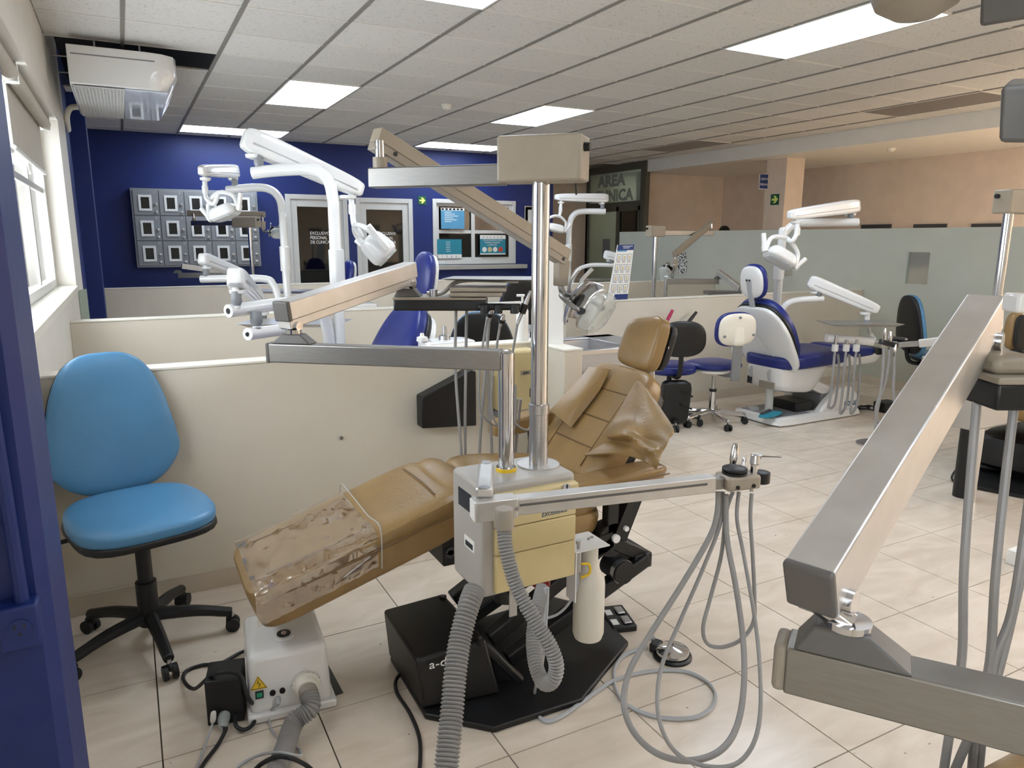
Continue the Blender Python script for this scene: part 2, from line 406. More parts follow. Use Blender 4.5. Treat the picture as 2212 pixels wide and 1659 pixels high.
lab={(6,4):'lit ceiling panel showing its ribbed diffuser beside the dark open gap',(2,10):'lit ceiling panel past the air conditioner, above the locker bay',(6,10):'lit ceiling panel near the smoke detector, above the middle bays',(6,15):'lit crosswise ceiling panel along the navy wall above its window',(1,15):'lit crosswise ceiling panel along the navy wall above the lockers',(2,4):'lit ceiling panel cut off by the frame, above the tan chair bay'}
for (a,b,c_,d_) in LIGHTS:
    x0,y0,x1,y1=GX+a*GS,GY+b*GS,GX+(a+c_)*GS,GY+(b+d_)*GS
    t=thing('ceiling_light',lab.get((a,b),'lit ceiling panel over the aisle, number %s of the front row'%({2:'one',6:'two',10:'three'}.get(a))),'ceiling light',((x0+x1)/2,(y0+y1)/2,ZC),'ceiling light panels')
    B((x0+.014,y0+.014,ZC-.009),(x1-.014,y1-.014,ZC-.0075)).build('diffuser','luminaire',t,flat=True)
    rectxy(MB(),x0,x1,y0,y1,.014,ZC-.010,ZC+.03).build('frame','tbar_white',t)
dl=['unlit grey ceiling panel above the green partition','unlit grey ceiling panel nearer the glazed entrance','unlit grey ceiling panel by the glazed entrance door']
for k,(a,b,c_,d_) in enumerate(DARKS):
    x0,y0,x1,y1=GX+a*GS,GY+b*GS,GX+(a+c_)*GS,GY+(b+d_)*GS
    t=thing('unlit_ceiling_light',dl[k],'ceiling light',((x0+x1)/2,(y0+y1)/2,ZC),'unlit ceiling panels')
    B((x0+.014,y0+.014,ZC-.009),(x1-.014,y1-.014,ZC-.0075)).build('diffuser','off_lamp',t,flat=True)
    rectxy(MB(),x0,x1,y0,y1,.014,ZC-.010,ZC+.03).build('frame','tbar_white',t)
# smoke detectors
def detector(p,label):
    m=MB().lathe([(.0,0),(.055,0),(.055,-.012),(.042,-.026),(.04,-.04),(.02,-.05),(.0,-.05)],p); tag(m.build('smoke_detector','cream_top'),label,'smoke detector')
pd=QZ(965,226,ZC); detector((pd.x,pd.y,ZC),'round cream smoke detector on the tiled ceiling')
# ---- left wall with window recess
ZS,ZH,YW0,YW1=1.135,2.315,1.75,6.36
XO=XL-.182
wl=MB(); wl.box((XO,YN,0),(XL,YW1+.9,ZS)); wl.box((XO,YN,ZH),(XL,YW1+.9,ZC+.25)); wl.box((XO,YN,ZS),(XL,-2.7,ZH)); wl.box((XO,-.4,ZS),(XL,YW0,ZH)); wl.box((XO,YW1,ZS),(XL,YW1+.9,ZH))
wl_o=struct(wl.build('wall_left','white_wall',flat=True))
struct(B((XO,YW1+.9,0),(XL,YB+.1,ZC+.25)).build('wall_left_navy','navy_wall',flat=True))
struct(B((XL,8.0,0),(-.204,8.4,ZC+.02)).build('wall_left_column','navy_wall'))
sill=struct(B((XO+.02,YW0+.01,ZS-.035),(XL+.012,YW1-.01,ZS+.004)).build('trim_1','cream_top'))
# window: frames, mullions, glass
wi=thing('window_1',None,None,(XL-.15,(YW0+YW1)/2,ZS),kind='structure')
XG=XL-.15
m=MB(); m.box((XG-.03,YW0+.07,ZS+.004),(XG+.03,YW1-.07,ZS+.06)); m.box((XG-.03,YW0+.07,ZH-.06),(XG+.03,YW1-.07,ZH)); m.box((XG-.03,YW1-.07,ZS),(XG+.03,YW1,ZH)); m.box((XG-.03,YW0,ZS),(XG+.03,YW0+.07,ZH)); m.build('window_frame','white_frame',wi,bevel=.004)
for y in (2.9,4.05,5.5):
    B((XG-.006,y-.025,ZS+.06),(XG+.008,y+.025,ZH-.06)).build('mullion','alu_frame',wi,bevel=.002)
B((XG-.012,YW0+.07,1.80),(XG+.012,YW1-.07,1.84)).build('transom','alu_frame',wi,bevel=.003)
ys=[YW0+.05,2.87,4.02,5.47,YW1-.07]; 
for a,b in zip(ys,ys[1:]): B((XG-.004,a+.02,ZS+.05),(XG+.002,b,ZH-.05)).build('pane','glass',wi,flat=True)
tag(B((-6,8.2,-.5),(XO-.01,8.4,4.2)).build('added_outer_wall','dim_outer_wall'),'dark wall added outside to dim the view through the window','wall')  # wall added outside to keep the window view from blowing out
wj=thing('window_added',None,None,(XG,-.75,ZS),kind='structure')  # unseen window added behind the camera to brighten the foreground
m=MB(); m.box((XG-.03,-2.7,ZS),(XG+.03,-.4,ZS+.06)); m.box((XG-.03,-2.7,ZH-.06),(XG+.03,-.4,ZH))
for y in (-2.67,-1.55,-.43): m.box((XG-.02,y-.03,ZS),(XG+.022,y+.03,ZH))
m.build('window_frame','white_frame',wj)
B((XG-.004,-2.7,ZS+.05),(XG+.002,-.4,ZH-.05)).build('pane','glass',wj,flat=True)
# roller blinds
def blind(y0,y1,zb,label):
    t=thing('roller_blind',label,'blind',(XL-.07,(y0+y1)/2,ZH-.05),'roller blinds of the window')
    MB().cyl((XL-.07,y0,ZH-.05),(XL-.07,y1,ZH-.05),.036,16).build('roller','blind',t)
    B((XL-.104,y0+.03,zb),(XL-.101,y1-.03,ZH-.05)).build('fabric','blind',t)
    MB().cyl((XL-.1,y0+.02,zb),(XL-.1,y1-.02,zb),.012,10).build('bottom_bar','white_frame',t)
    for y in (y0,y1): B((XL-.1,y-.006,ZH-.09),(XL-.04,y+.006,ZH)).build('bracket','white_frame',t)
blind(4.45,6.2,1.93,'cream roller blind half lowered, beside the white window pier')
blind(2.2,4.38,1.9,'cream roller blind half lowered, beside the navy pillar')
# ---- foreground navy pillar with outlet
PX0=QY(64,950,1.42).x; PY2=QX(103,950,PX0).y
pil=MB().prism([(-.6,1.42,0),(PX0-.02,1.42,0),(PX0,1.44,0),(PX0,PY2,0),(-.6,PY2,0)],(0,0,ZC))

struct(pil.build('wall_pillar','navy_wall'))
# ---- back wall with openings
op=[(2.02,2.88,0,2.09),(3.0,3.86,0,2.07),(4.18,5.60,1.105,2.085)]
bw=MB(); x=XL-.2
for (a,b,z0,z1) in op:
    bw.box((x,YB,0),(a,YB+.12,ZC+.25)); bw.box((a,YB,z1),(b,YB+.12,ZC+.25))
    if z0: bw.box((a,YB,0),(b,YB+.12,z0))
    x=b
bw.box((x,YB,0),(6.3,YB+.12,ZC+.25)); bw.box((6.18,YB+.12,0),(6.3,12,ZC+.25))
struct(bw.build('wall_back','navy_wall',flat=True))
struct(B((6.3,11.85,0),(XS+.1,11.95,ZC+.25)).build('wall_back_hall','tan_wall'))
# staff room behind the doors
rm=MB(); rm.box((1.7,13.2,0),(6.1,13.3,2.6)); rm.box((1.6,YB+.12,0),(1.7,13.3,2.6)); rm.box((6.08,YB+.12,0),(6.16,13.3,2.6)); rm.box((1.6,YB+.12,2.6),(6.16,13.3,2.66)); rm.box((1.6,YB+.12,-.05),(6.16,13.3,-.01))
struct(rm.build('wall_staff_room','tan_wall',flat=True))
tag(B((2.0,12.6,0),(4.9,13.15,.95)).build('storage_counter','dark_grey',bevel=.01),'dark storage counter inside the staff room behind the glass doors','counter')
tag(B((2.15,12.75,1.2),(3.2,13.18,2.3)).build('dark_cupboard','black'),'tall dark cupboard on the staff room wall behind the glass','cupboard')
tl_=thing('ceiling_light','added fill panel lighting the staff room behind the glass','ceiling light',(4.6,12,2.6)); B((4.1,11.6,2.59),(5.3,12.2,2.598)).build('diffuser','staff_fill_light',tl_,flat=True)  # fill light added so the tan wall behind the glass shows
def door(n,x0,x1,z1):
    t=thing('door_%d'%n,None,None,((x0+x1)/2,YB,0),kind='structure')
    f=.065; m=MB(); m.box((x0,YB-.02,0),(x0+f,YB+.1,z1)); m.box((x1-f,YB-.02,0),(x1,YB+.1,z1)); m.box((x0+f,YB-.02,z1-f),(x1-f,YB+.1,z1)); m.build('door_frame','white_frame',t,bevel=.004)
    a,b=x0+f,x1-f; s=.09
    m=MB(); m.box((a,YB+.0,.02),(a+s,YB+.045,z1-f)); m.box((b-s,YB,.02),(b,YB+.045,z1-f)); m.box((a+s,YB,z1-f-.1),(b-s,YB+.045,z1-f)); m.box((a+s,YB,.02),(b-s,YB+.045,.16)); m.box((a+s,YB,.68),(b-s,YB+.045,.76)); leaf=m.build('door_leaf','white_frame',t,bevel=.004)
    B((a+s-.01,YB+.02,.76),(b-s+.01,YB+.026,z1-f-.1)).build('pane','dark_glass',leaf,flat=True)
    B((a+s-.01,YB+.02,.16),(b-s+.01,YB+.026,.68)).build('panel','dark_grey',leaf,flat=True)
    MB().lathe([(.024,0),(.024,-.03),(.016,-.045),(.03,-.06),(.03,-.08),(0,-.082)],(a+.04,YB,.74),V((0,1,0)),14).build('handle','steel',leaf)
    cx=(x0+x1)/2+.03
    for k,s_ in enumerate(('EXCLUSIVO','PERSONAL','DE CLINICA')):
        text(s_,.062,(cx-.14,YB+.014,1.545-k*.062),(1,0,0),(0,0,1),'ink_white',leaf,maxw=.27 if k!=1 else .235)
door(1,*op[0][:2],op[0][3]); door(2,*op[1][:2],op[1][3])
# window in back wall
x0,x1,z0,z1=op[2]
t=thing('window_2',None,None,((x0+x1)/2,YB,z0),kind='structure')
f=.06; m=rect(MB(),x0,x1,z0,z1,f,YB-.02,YB+.08); m.build('window_frame','white_frame',t,bevel=.004)
xm=(x0+x1)/2-.02; zm=1.60
for a,b,yy in ((x0+f,xm+.04,YB+.03),(xm-.04,x1-f,YB+.0)):
    m=rect(MB(),a,b,z0+f,z1-f,.055,yy,yy+.03,.045); m.box((a+.055,yy,zm-.025),(b-.055,yy+.03,zm+.025)); sa=m.build('sash','white_frame',t,bevel=.003)
    B((a+.05,yy+.012,z0+f+.04),(b-.05,yy+.018,zm-.02)).build('pane','dark_glass',sa,flat=True)
    B((a+.05,yy+.012,zm+.02),(b-.05,yy+.018,z1-f-.04)).build('pane','dark_glass',sa,flat=True)
struct(B((x0-.02,YB-.16,z0-.075),(x1+.14,YB+.01,z0-.01)).build('trim_2','alu_frame',bevel=.004))
# ---- glazed entrance at X=7.85
GYa,GYb=10.16,11.82
t=thing('door_3',None,None,(XS,(GYa+GYb)/2,0),kind='structure')
m=MB(); 
for y in (GYa,GYa+.62,GYb-.06): m.box((XS-.03,y,0),(XS+.05,y+.07,2.06))
m.box((XS-.03,GYa,1.98),(XS+.05,GYb,2.14)); m.box((XS-.03,GYa,2.66),(XS+.05,GYb,ZC)); m.box((XS-.03,GYa-.12,0),(XS+.06,GYa+.02,ZC)); m.box((XS-.03,GYb-.05,0),(XS+.05,GYb,ZC)); m.build('entrance_frame','bronze_frame',t,bevel=.004)
B((XS+.005,GYa+.02,2.14),(XS+.015,GYb-.05,2.66)).build('transom_pane','frost',t,flat=True)
B((XS+.005,GYa+.69,.05),(XS+.015,GYb-.06,1.98)).build('frosted_pane','frost',t,flat=True)
B((XS+.005,GYa+.07,.05),(XS+.015,GYa+.62,1.98)).build('clear_pane','dark_glass',t,flat=True)
B((XS-.004,GYa+.9,1.15),(XS+.004,GYa+1.12,1.5)).build('notice','grey_plastic',t)
text('AREA',.27,(XS+.0,GYb-.34,2.43),(0,-1,0),(0,0,1),'frost_text',t,maxw=.86,bold=.012)
text('CLINICA',.27,(XS+.0,GYb-.22,2.17),(0,-1,0),(0,0,1),'frost_text',t,maxw=1.2,bold=.012)
# ---- soffit beam, lower ceiling, tan hall
struct(B((XS,YN,2.6),(XS+.12,GYa-.1,ZC+.25)).build('wall_beam','soffit',flat=True))
struct(B((XS+.12,YN,2.6),(XR+.2,12,2.64)).build('ceiling_low','soffit',flat=True))
struct(B((XS,12,0),(XR+.2,12.1,ZC+.25)).build('wall_hall_back','tan_wall',flat=True))
struct(B((XR,YN,0),(XR+.15,12.1,2.62)).build('wall_right','tan_wall',flat=True))
struct(B((XS+.06,10.25,0),(XR+.1,10.4,2.62)).build('wall_hall_end','tan_wall',flat=True))
struct(B((XL-.3,YN-.1,0),(XR+.2,YN,ZC+.3)).build('wall_front','cream',flat=True))
cA=QX(1694,400,8.2); ca=MB().box((8.2,7.42,0),(8.55,7.78,2.61)); struct(ca.build('wall_column','tan_wall'))
pd=QZ(1925,320,2.6); detector((pd.x,pd.y,2.6),'round cream smoke detector on the lowered soffit')
# wall niches in the tan wall (dark slots)
NL=['shallow dark wall niche above the green partition, beside the white light arm','middle dark wall niche above the green partition','dark wall niche above the green partition, behind the steel pole']
for kk,(a,b) in enumerate(((1862,1926),(1975,2046),(2100,2172))):
    p0=QX(a,485,XR-.01); p1=QX(b,485,XR-.01)
    tag(B((XR-.03,p1.y,1.3),(XR-.002,p0.y,QX((a+b)/2,485-.009*(a-1855),XR-.01).z)).build('wall_niche','dark_grey'),NL[kk],'niche','wall niches above the green partition')
# unseen fill panels added to brighten the tan hall and the frosted entrance
for k,y in enumerate((-.6,2.0,11.2)):
    t=thing('ceiling_light',['added warm fill panel for the tan hall, beyond the frame','added warm fill panel for the tan hall','added fill panel lighting the frosted entrance from behind'][k],'ceiling light',(8.9,y,2.6),'added hall fill panels')
    B((8.6,y-.55,2.594),(9.2,y+.55,2.599)).build('diffuser','hall_fill_light' if k<2 else 'entrance_fill_light',t,flat=True)
# ---- low partitions
def partition(name,x0,x1,y0,y1,z=.98,base=True,mt='cream'):
    o=MB().box((x0,y0,0),(x1,y1,z-.012)).build(name,mt,bevel=.003); struct(o)
    B((x0-.002,y0-.004,z-.012),(x1+.002,y1+.004,z)).build('cap','cream_top',o,bevel=.003)
    if base: B((x0,y0-.012,0),(x1,y0,.085)).build('baseboard','skirting',o,bevel=.002)
    return o
partition('wall_partition_1',XL,1.9,3.18,3.28)
partition('wall_partition_stub',1.79,1.89,2.86,3.18)
partition('wall_partition_2',XL,2.9,5.25,5.35)
partition('wall_partition_3',XL,5.2,8.6,8.7)
partition('wall_partition_4',3.46,6.85,5.06,5.16)
partition('wall_partition_5',4.55,6.85,7.25,7.35)
gp=struct(B((6.85,1.2,0),(6.93,9.4,1.605)).build('wall_green_partition','green_partition',bevel=.003))
B((6.838,1.2,0),(6.85,9.4,.085)).build('baseboard','skirting',gp)
# ================================================================== helpers for equipment
Z=V((0,0,1)); FH=V((fw.x,fw.y,0)).normalized(); RH=V((rx.x,rx.y,0)).normalized()
def pxy(p):
    d=V(p)-CP; z=d.dot(fw); return 1106+FPX*d.dot(rx)/z, 829.5+FPX*d.dot(dn)/z
def solve_t(p,d,px,lo=-3,hi=3):
    f=lambda t:pxy(p+d*t)[0]-px
    for _ in range(60):
        m=(lo+hi)/2
        if (f(lo)<0)==(f(m)<0): lo=m
        else: hi=m
    return (lo+hi)/2
def corr(pts,r,pitch=.0105,amp=.12,n=14,k=40):
    # corrugated hose
    c=catmull(pts,k); L=[0]
    for a,b in zip(c,c[1:]): L.append(L[-1]+(b-a).length)
    tot=L[-1]; ns=int(tot/pitch*4); path=[];rr=[]; j=0
    for i in range(ns+1):
        s=tot*i/ns
        while j<len(L)-2 and L[j+1]<s: j+=1
        u=(s-L[j])/max(1e-9,L[j+1]-L[j]); path.append(c[j].lerp(c[j+1],u)); rr.append(r*(1+amp*(.5,1,.5,-1)[i%4]))
    return MB().tube(path,rr,n)
def plate(c,n,u,w,h,t,m=None):
    # thin box centred at c, normal n, up u
    n=V(n).normalized(); u=V(u); u=(u-n*u.dot(n)).normalized(); s=u.cross(n)
    m=m or MB(); q=[]
    for k in (-1,1):
        for (a,b) in ((-1,-1),(1,-1),(1,1),(-1,1)): q.append(V(c)+s*(a*w/2)+u*(b*h/2)+n*(k*t/2))
    return m.hexa(q)
# ================================================================== TAN CHAIR (main)
ch=thing('dental_chair','worn tan leather dental chair, its leg rest wrapped in clear plastic','dental chair',(1.15,2.3,.02))
YN_,YF_=2.10,2.52
def hx(nb0,nb1,fb0,fb1,nt0,nt1,ft0,ft1): return [nb0,nb1,fb1,fb0,nt0,nt1,ft1,ft0]
# leg rest
def LR(x0,x1,z0,z1,yn0,yf0,yn1,yf1,th): 
    return [V((x0+.05,yn0,z0-th)),V((x1+.02,yn1,z1-th)),V((x1+.02,yf1,z1-th)),V((x0+.05,yf0,z0-th)),V((x0,yn0,z0)),V((x1,yn1,z1)),V((x1,yf1,z1)),V((x0,yf0,z0))]
def seatdent(x,y,z):
    if z>0: z=z*(1-.10*max(0,1-(y/.75)**2)*max(0,1-x*x))
    return x,y,z
MB().pillow(LR(.225,.93,.455,.675,2.10,2.52,2.07,2.54,.15),9,18,seatdent).build('leg_rest','tan_leather',ch)
MB().pillow(LR(.86,1.0,.655,.69,2.06,2.55,2.06,2.55,.13),3.2,12).build('knee_roll','tan_leather',ch)
MB().pillow([V(p) for p in ((1.0,2.06,.50),(1.5,2.06,.46),(1.5,2.54,.46),(1.0,2.54,.50),(.985,2.06,.69),(1.5,2.06,.63),(1.5,2.54,.63),(.985,2.54,.69))],4,14,seatdent).build('seat','tan_leather',ch)
# seams on leg rest
for (yo,zo) in ((.075,.004),(.345,.004)):
    a=V((.30,2.10+yo,.478)); b=V((.86,2.075+yo*1.02,.648)); MB().curve([a,a.lerp(b,.5)+Z*-.004,b],.0026,6).build('seam','tan_leather_dark',ch)
a=V((.27,2.094,.425)); b=V((.93,2.064,.62)); MB().curve([a,a.lerp(b,.5)+V((0,-.004,0)),b],.003,6).build('seam','tan_leather_dark',ch)
MB().curve([(.845,2.15,.652),(.852,2.3,.652),(.845,2.46,.652)],.0026,6).build('seam','tan_leather_dark',ch)
# backrest : plane through hip line and top line
BH,BT=V((1.43,0,.64)),V((1.735,0,1.0)); bd=(BT-BH).normalized(); bn=V((-bd.z,0,bd.x))   # bn points up/left to the sitter
def BP(t,y,o=0): return V((BH.x,y,BH.z))+bd*t+bn*o
Lb=(BT-BH).length
c8=[BP(-.03,2.07,-.12),BP(Lb,2.12,-.10),BP(Lb,2.52,-.10),BP(-.03,2.55,-.12),BP(-.03,2.07,0),BP(Lb,2.12,0),BP(Lb,2.52,0),BP(-.03,2.55,0)]
MB().pillow(c8,6,18,lambda x,y,z:(x,y,z*(1-.10*max(0,1-(y/.7)**2)) if z>0 else z)).build('backrest','tan_leather',ch)
MB().pillow([BP(-.02,2.09,-.16),BP(Lb*.95,2.14,-.15),BP(Lb*.95,2.5,-.15),BP(-.02,2.53,-.16),BP(-.02,2.09,-.1),BP(Lb*.95,2.14,-.09),BP(Lb*.95,2.5,-.09),BP(-.02,2.53,-.1)],6,8).build('back_shell','black',ch)
for t in (.10,.22,.345):
    MB().curve([BP(t,2.19,-.003),BP(t,2.32,-.0055),BP(t,2.44,-.003)],.0034,6).build('seam','tan_leather_dark',ch)
for y in (2.185,2.445):
    MB().curve([BP(.02,y,-.002),BP(.2,y+.003,-.003),BP(Lb-.05,y,-.004)],.003,6).build('seam','tan_leather_dark',ch)
# headrest
def q4(px,py,y): return QY(px,py,y)
TL,BL,TR,BR=q4(1352,690,2.42),q4(1332,758,2.42),q4(1420,688,2.18),q4(1402,792,2.18)
TL=V((1.815,2.425,1.175));BL=V((1.745,2.425,.995));TR=V((1.815,2.195,1.21));BR=V((1.745,2.195,.985))
hn=(TR-TL).cross(BL-TL).normalized(); hn= hn if hn.x<0 else -hn
th=.075
hr=MB().pillow([BR-hn*th,TR-hn*th,TL-hn*th,BL-hn*th,BR,TR,TL,BL],4.4,14); hr.build('headrest','tan_leather',ch)
MB().pillow([BR-hn*(th+.03)+Z*.02,TR-hn*(th+.03)-Z*.02,TL-hn*(th+.03)-Z*.02,BL-hn*(th+.03)+Z*.02,BR-hn*(th-.01)+Z*.01,TR-hn*(th-.01)-Z*.01,TL-hn*(th-.01)-Z*.01,BL-hn*(th-.01)+Z*.01],5,8).build('headrest_bracket','black',ch)
hc=(TL+BL+TR+BR)/4-hn*.06
B((hc.x-.012,hc.y-.035,.93),(hc.x+.012,hc.y+.035,1.06)).build('headrest_post','alu',ch,bevel=.003)
MB().cyl((hc.x+.02,hc.y-.10,1.07),(hc.x+.02,hc.y-.115,1.07),.008,14).build('knob','white_plastic',ch)
# draped upholstery wings on the backrest
def drape(name,rows,th=.006,sub=6):
    pts=[]
    for r in rows: pts.append([QP(px,py,BP(.1,2.3,o),bn) for (px,py,o) in r])
    cols=[catmull(r,sub) for r in pts]; full=[]
    tr=list(zip(*cols)); tr=[catmull(list(c),sub) for c in tr]
    grid=[list(r) for r in zip(*tr)]
    return MB().sheet(grid,th).build(name,'tan_leather',ch)
drape('draped_wing',[[(1274,793,.012),(1296,795,.022),(1318,798,.008)],[(1246,826,.018),(1272,836,.03),(1296,842,.006)],[(1216,858,.026),(1243,872,.036),(1266,882,.006)],[(1190,886,.034),(1212,905,.034),(1234,924,.008)]])
drape('draped_wing',[[(1374,826,.006),(1381,822,.02),(1392,834,.03),(1405,850,.03)],[(1352,862,.004),(1372,866,.02),(1398,868,.04),(1430,886,.05)],[(1330,902,.004),(1362,905,.026),(1402,905,.055),(1455,926,.072)],[(1308,934,.008),(1345,929,.06),(1392,936,.055),(1446,946,.085)],[(1312,944,.03),(1352,940,.085),(1398,952,.05),(1438,962,.09)],[(1322,952,.012),(1358,957,.03),(1396,968,.095),(1430,978,.08)],[(1300,962,.02),(1346,970,.045),(1388,984,.055),(1422,996,.09)],[(1262,984,.012),(1330,980,.06),(1380,990,.07),(1418,1014,.07)]])
# armrests
MB().pillow([V(p) for p in ((1.27,1.99,.585),(1.70,1.99,.60),(1.70,2.10,.60),(1.27,2.10,.585),(1.25,1.98,.655),(1.72,1.98,.675),(1.72,2.11,.675),(1.25,2.11,.655))],5,12).build('armrest','tan_leather',ch)
MB().curve([(1.27,1.978,.632),(1.5,1.975,.64),(1.70,1.978,.645)],.0028,6).build('seam','tan_leather_dark',ch)
MB().pillow([V(p) for p in ((1.28,2.56,.68),(1.58,2.56,.70),(1.58,2.66,.70),(1.28,2.66,.68),(1.28,2.56,.75),(1.58,2.56,.78),(1.58,2.66,.78),(1.28,2.66,.75))],5,12).build('armrest','tan_leather',ch)
MB().bar((1.5,2.06,.60),(1.5,2.06,.42),.05,.04).build('armrest_bracket','black',ch,bevel=.004)
MB().bar((1.48,2.6,.70),(1.48,2.55,.42),.05,.04).build('armrest_bracket','black',ch,bevel=.004)
# seat side skirt and black mechanism
MB().pillow([V(p) for p in ((1.05,2.06,.42),(1.48,2.06,.40),(1.48,2.52,.40),(1.05,2.52,.42),(1.02,2.05,.53),(1.5,2.05,.53),(1.5,2.53,.53),(1.02,2.53,.53))],5,10).build('seat_skirt','tan_leather',ch)
m=MB(); m.bar((.9,2.3,.50),(1.5,2.3,.38),.30,.05); m.box((.86,2.12,.40),(1.0,2.46,.5)); m.build('seat_frame','black',ch,bevel=.006)
for x in (.885,.925,.965): MB().lathe([(.02,0),(.02,-.006),(.01,-.006),(.01,-.002),(0,-.002)],(x,2.12,.45),V((0,1,0)),14).build('vent_ring','dark_grey',ch)
m=MB(); m.bar((1.62,2.06,.60),(1.53,2.06,.40),.05,.06); m.lathe([(.065,0),(.065,.06),(0,.06)],(1.50,2.04,.40),V((0,1,0)),20); m.bar((1.5,2.06,.40),(1.28,2.06,.37),.05,.07); m.build('back_hinge','black',ch,bevel=.004)
for p,r in (((1.505,2.035,.41),.016),((1.55,2.035,.44),.010),((1.40,2.03,.395),.008)): MB().cyl(p,(p[0],p[1]-.012,p[2]),r,14).build('bolt','white_plastic',ch)
MB().cyl((1.53,2.0,.28),(1.53,2.10,.28),.045,18).build('pivot_boot','black_rubber',ch); MB().cyl((1.53,2.01,.28),(1.53,2.03,.28),.047,18).build('hose_clamp','steel',ch)
# lift linkage
for y in (2.04,2.36):
    MB().bar((1.06,y,.045),(1.66,y,.30),.05,.05).build('lift_arm','black',ch,bevel=.006)
    MB().bar((1.0,y+.02,.13),(1.50,y+.02,.40),.05,.05).build('lift_arm','black',ch,bevel=.006)
B((1.60,2.03,.26),(1.68,2.40,.32)).build('lift_crossbar','black',ch,bevel=.006)
MB().bar((1.66,2.06,.30),(1.48,2.06,.40),.045,.05).build('lift_arm','black',ch,bevel=.006)
# base plate
bp=[QZ(*p,.02) for p in ((843,1418),(918,1543),(1068,1572),(1257,1510),(1358,1386),(1312,1345))]
poly=[bp[0],bp[1],bp[2],bp[3],bp[4],V((1.56,2.25,.02)),V((1.46,2.40,.02)),V((.80,2.36,.02))]
MB().prism([V((p.x,p.y,.0005)) for p in poly],(0,0,.0205)).build('base_plate','black',ch,bevel=.005)
# pump cover
pm=MB(); pm.hexa([V((.712,1.945,.022)),V((.965,1.90,.022)),V((.965,2.27,.022)),V((.712,2.29,.022)),V((.694,1.95,.197)),V((.935,1.945,.205)),V((.93,2.30,.208)),V((.70,2.30,.20))]); pu=pm.build('pump_cover','black',ch,bevel=.012,seg=3)
fe=QZ(1126,1472,.035); MB().bar((.93,1.965,.182),fe,.03,.03).build('cover_rib','black',ch,bevel=.008); MB().prism([V((.94,1.99,.022)),V((fe.x-.02,fe.y+.04,.022)),V((.94,1.99,.17))],(0,.02,0)).build('cover_web','black',ch)
for p in (QZ(957,1296,.197),QZ(1037,1386,.2)):
    MB().cyl((p.x,p.y,.19),(p.x,p.y,.213),.013,16).build('screw_boss','black',pu); MB().cyl((p.x,p.y,.2),(p.x,p.y,.2155),.007,12).build('screw','steel',pu)
text('a-dec',.042,QY(925,1444,1.936)+V((0,-.006,0)),(1,-.05,0),(.06,-.02,1),'ink_white',pu,maxw=.10)
# plastic wrap over leg rest
import mathutils.noise as mn
g=[]
for i in range(37):
    u=i/36; x=.252+u*.373; zt=.455+(x-.225)/.705*.22; hw=.212+.012*(x-.225)/.705; ht=.075; row=[]
    for j in range(41):
        th=-.42+(PI+.84)*j/40; a,b=math.cos(th),math.sin(th); L6=(abs(a)**9+abs(b)**9)**(1/9); a,b=a/L6,b/L6
        y=2.31+(hw+.006)*a; z=zt-ht+(ht+.005)*b-.010*max(0,b)*max(0,1-(a/.75)**2)
        nz=mn.noise(V((x*22,y*22,z*20)))*.007+mn.noise(V((x*60,y*36,z*44)))*.005
        if b>.5: z+=abs(nz)+.001
        else: y+=math.copysign(abs(nz)*1.3+.001,a)
        row.append(V((x,y,z)))
    g.append(row)
wrap=MB().sheet(g,.0008).build('plastic_wrap','plastic_wrap'); tag(wrap,'clear crinkled plastic cover wrapped over the tan leg rest','plastic cover')
# hanging slack film under the leg rest
g=[]
for i in range(13):
    u=i/12; x=.42+u*.34
    g.append([V((x+.02*k,2.075+.05*k+.006*math.sin(9*u+k),.40+.225*u-.055*k*math.sin(PI*u)-.02*k)) for k in (0,.33,.66,1)])
MB().sheet(g,.0008).build('loose_film','plastic_wrap',wrap)
MB().curve([g[i][3] for i in range(0,13,2)],.0022,6).build('hem','hose_light',wrap)
MB().curve([(.63,2.065,.47),(.632,2.075,.60),(.628,2.2,.602),(.632,2.4,.604),(.63,2.54,.60),(.63,2.55,.50)],.0018,6).build('hem','hose_light',wrap)
# ================================================================== DELIVERY CABINET + POSTS
YFc=1.72; X0,X1=.815,1.122; Z0,Z1=.48,.815; YBk=1.93
cb=thing('delivery_cabinet','putty and beige delivery cabinet carrying two chrome posts beside the tan chair','dental cabinet',(.97,1.82,0))
B((X0,YFc,Z0),(X1,YBk,Z1)).build('cabinet_body','cabinet_grey',cb,bevel=.014,seg=3)
zz=[QY(1238,y,YFc-.015).z for y in (1040,1112,1167,1243)]
names=['front_panel','front_panel','front_panel']
lo=[zz[1]+.001,zz[2]+.001,zz[3]]; hi=[zz[0],zz[1]-.001,zz[2]-.001]
for k in range(3): 
    fp=B((X0+.035,YFc-.016,lo[k]),(X1-.006,YFc+.004,hi[k])).build('front_panel','beige_panel',cb,bevel=.004)
    if k==0:
        B((X0+.035,YFc-.03,hi[k]-.055),(X1-.006,YFc-.014,hi[k])).build('lid_lip','beige_panel',fp,bevel=.006)
        sc_=QY(1222,1045,YFc-.03); MB().lathe([(.013,0),(.013,.008),(0,.008)],(sc_.x,YFc-.03,sc_.z-.012),V((0,-1,0)),16).build('screw','steel',fp); B((sc_.x-.002,YFc-.0395,sc_.z-.024),(sc_.x+.002,YFc-.037,sc_.z)).build('slot','ink',fp)
        text('Excellence',.026,(X1-.125,YFc-.0165,lo[0]+.012),(1,0,.02),(.15,0,1),'ink_blue',fp,maxw=.085)
    if k==1: B((X0+.036,YFc-.022,lo[1]+.008),(X0+.05,YFc-.012,hi[1]-.008)).build('handle','beige_panel',fp,bevel=.003)
B((X0-.0012,YFc+.07,Z1-.1),(X0+.001,YFc+.16,Z1-.045)).build('type_plate','ink',cb)
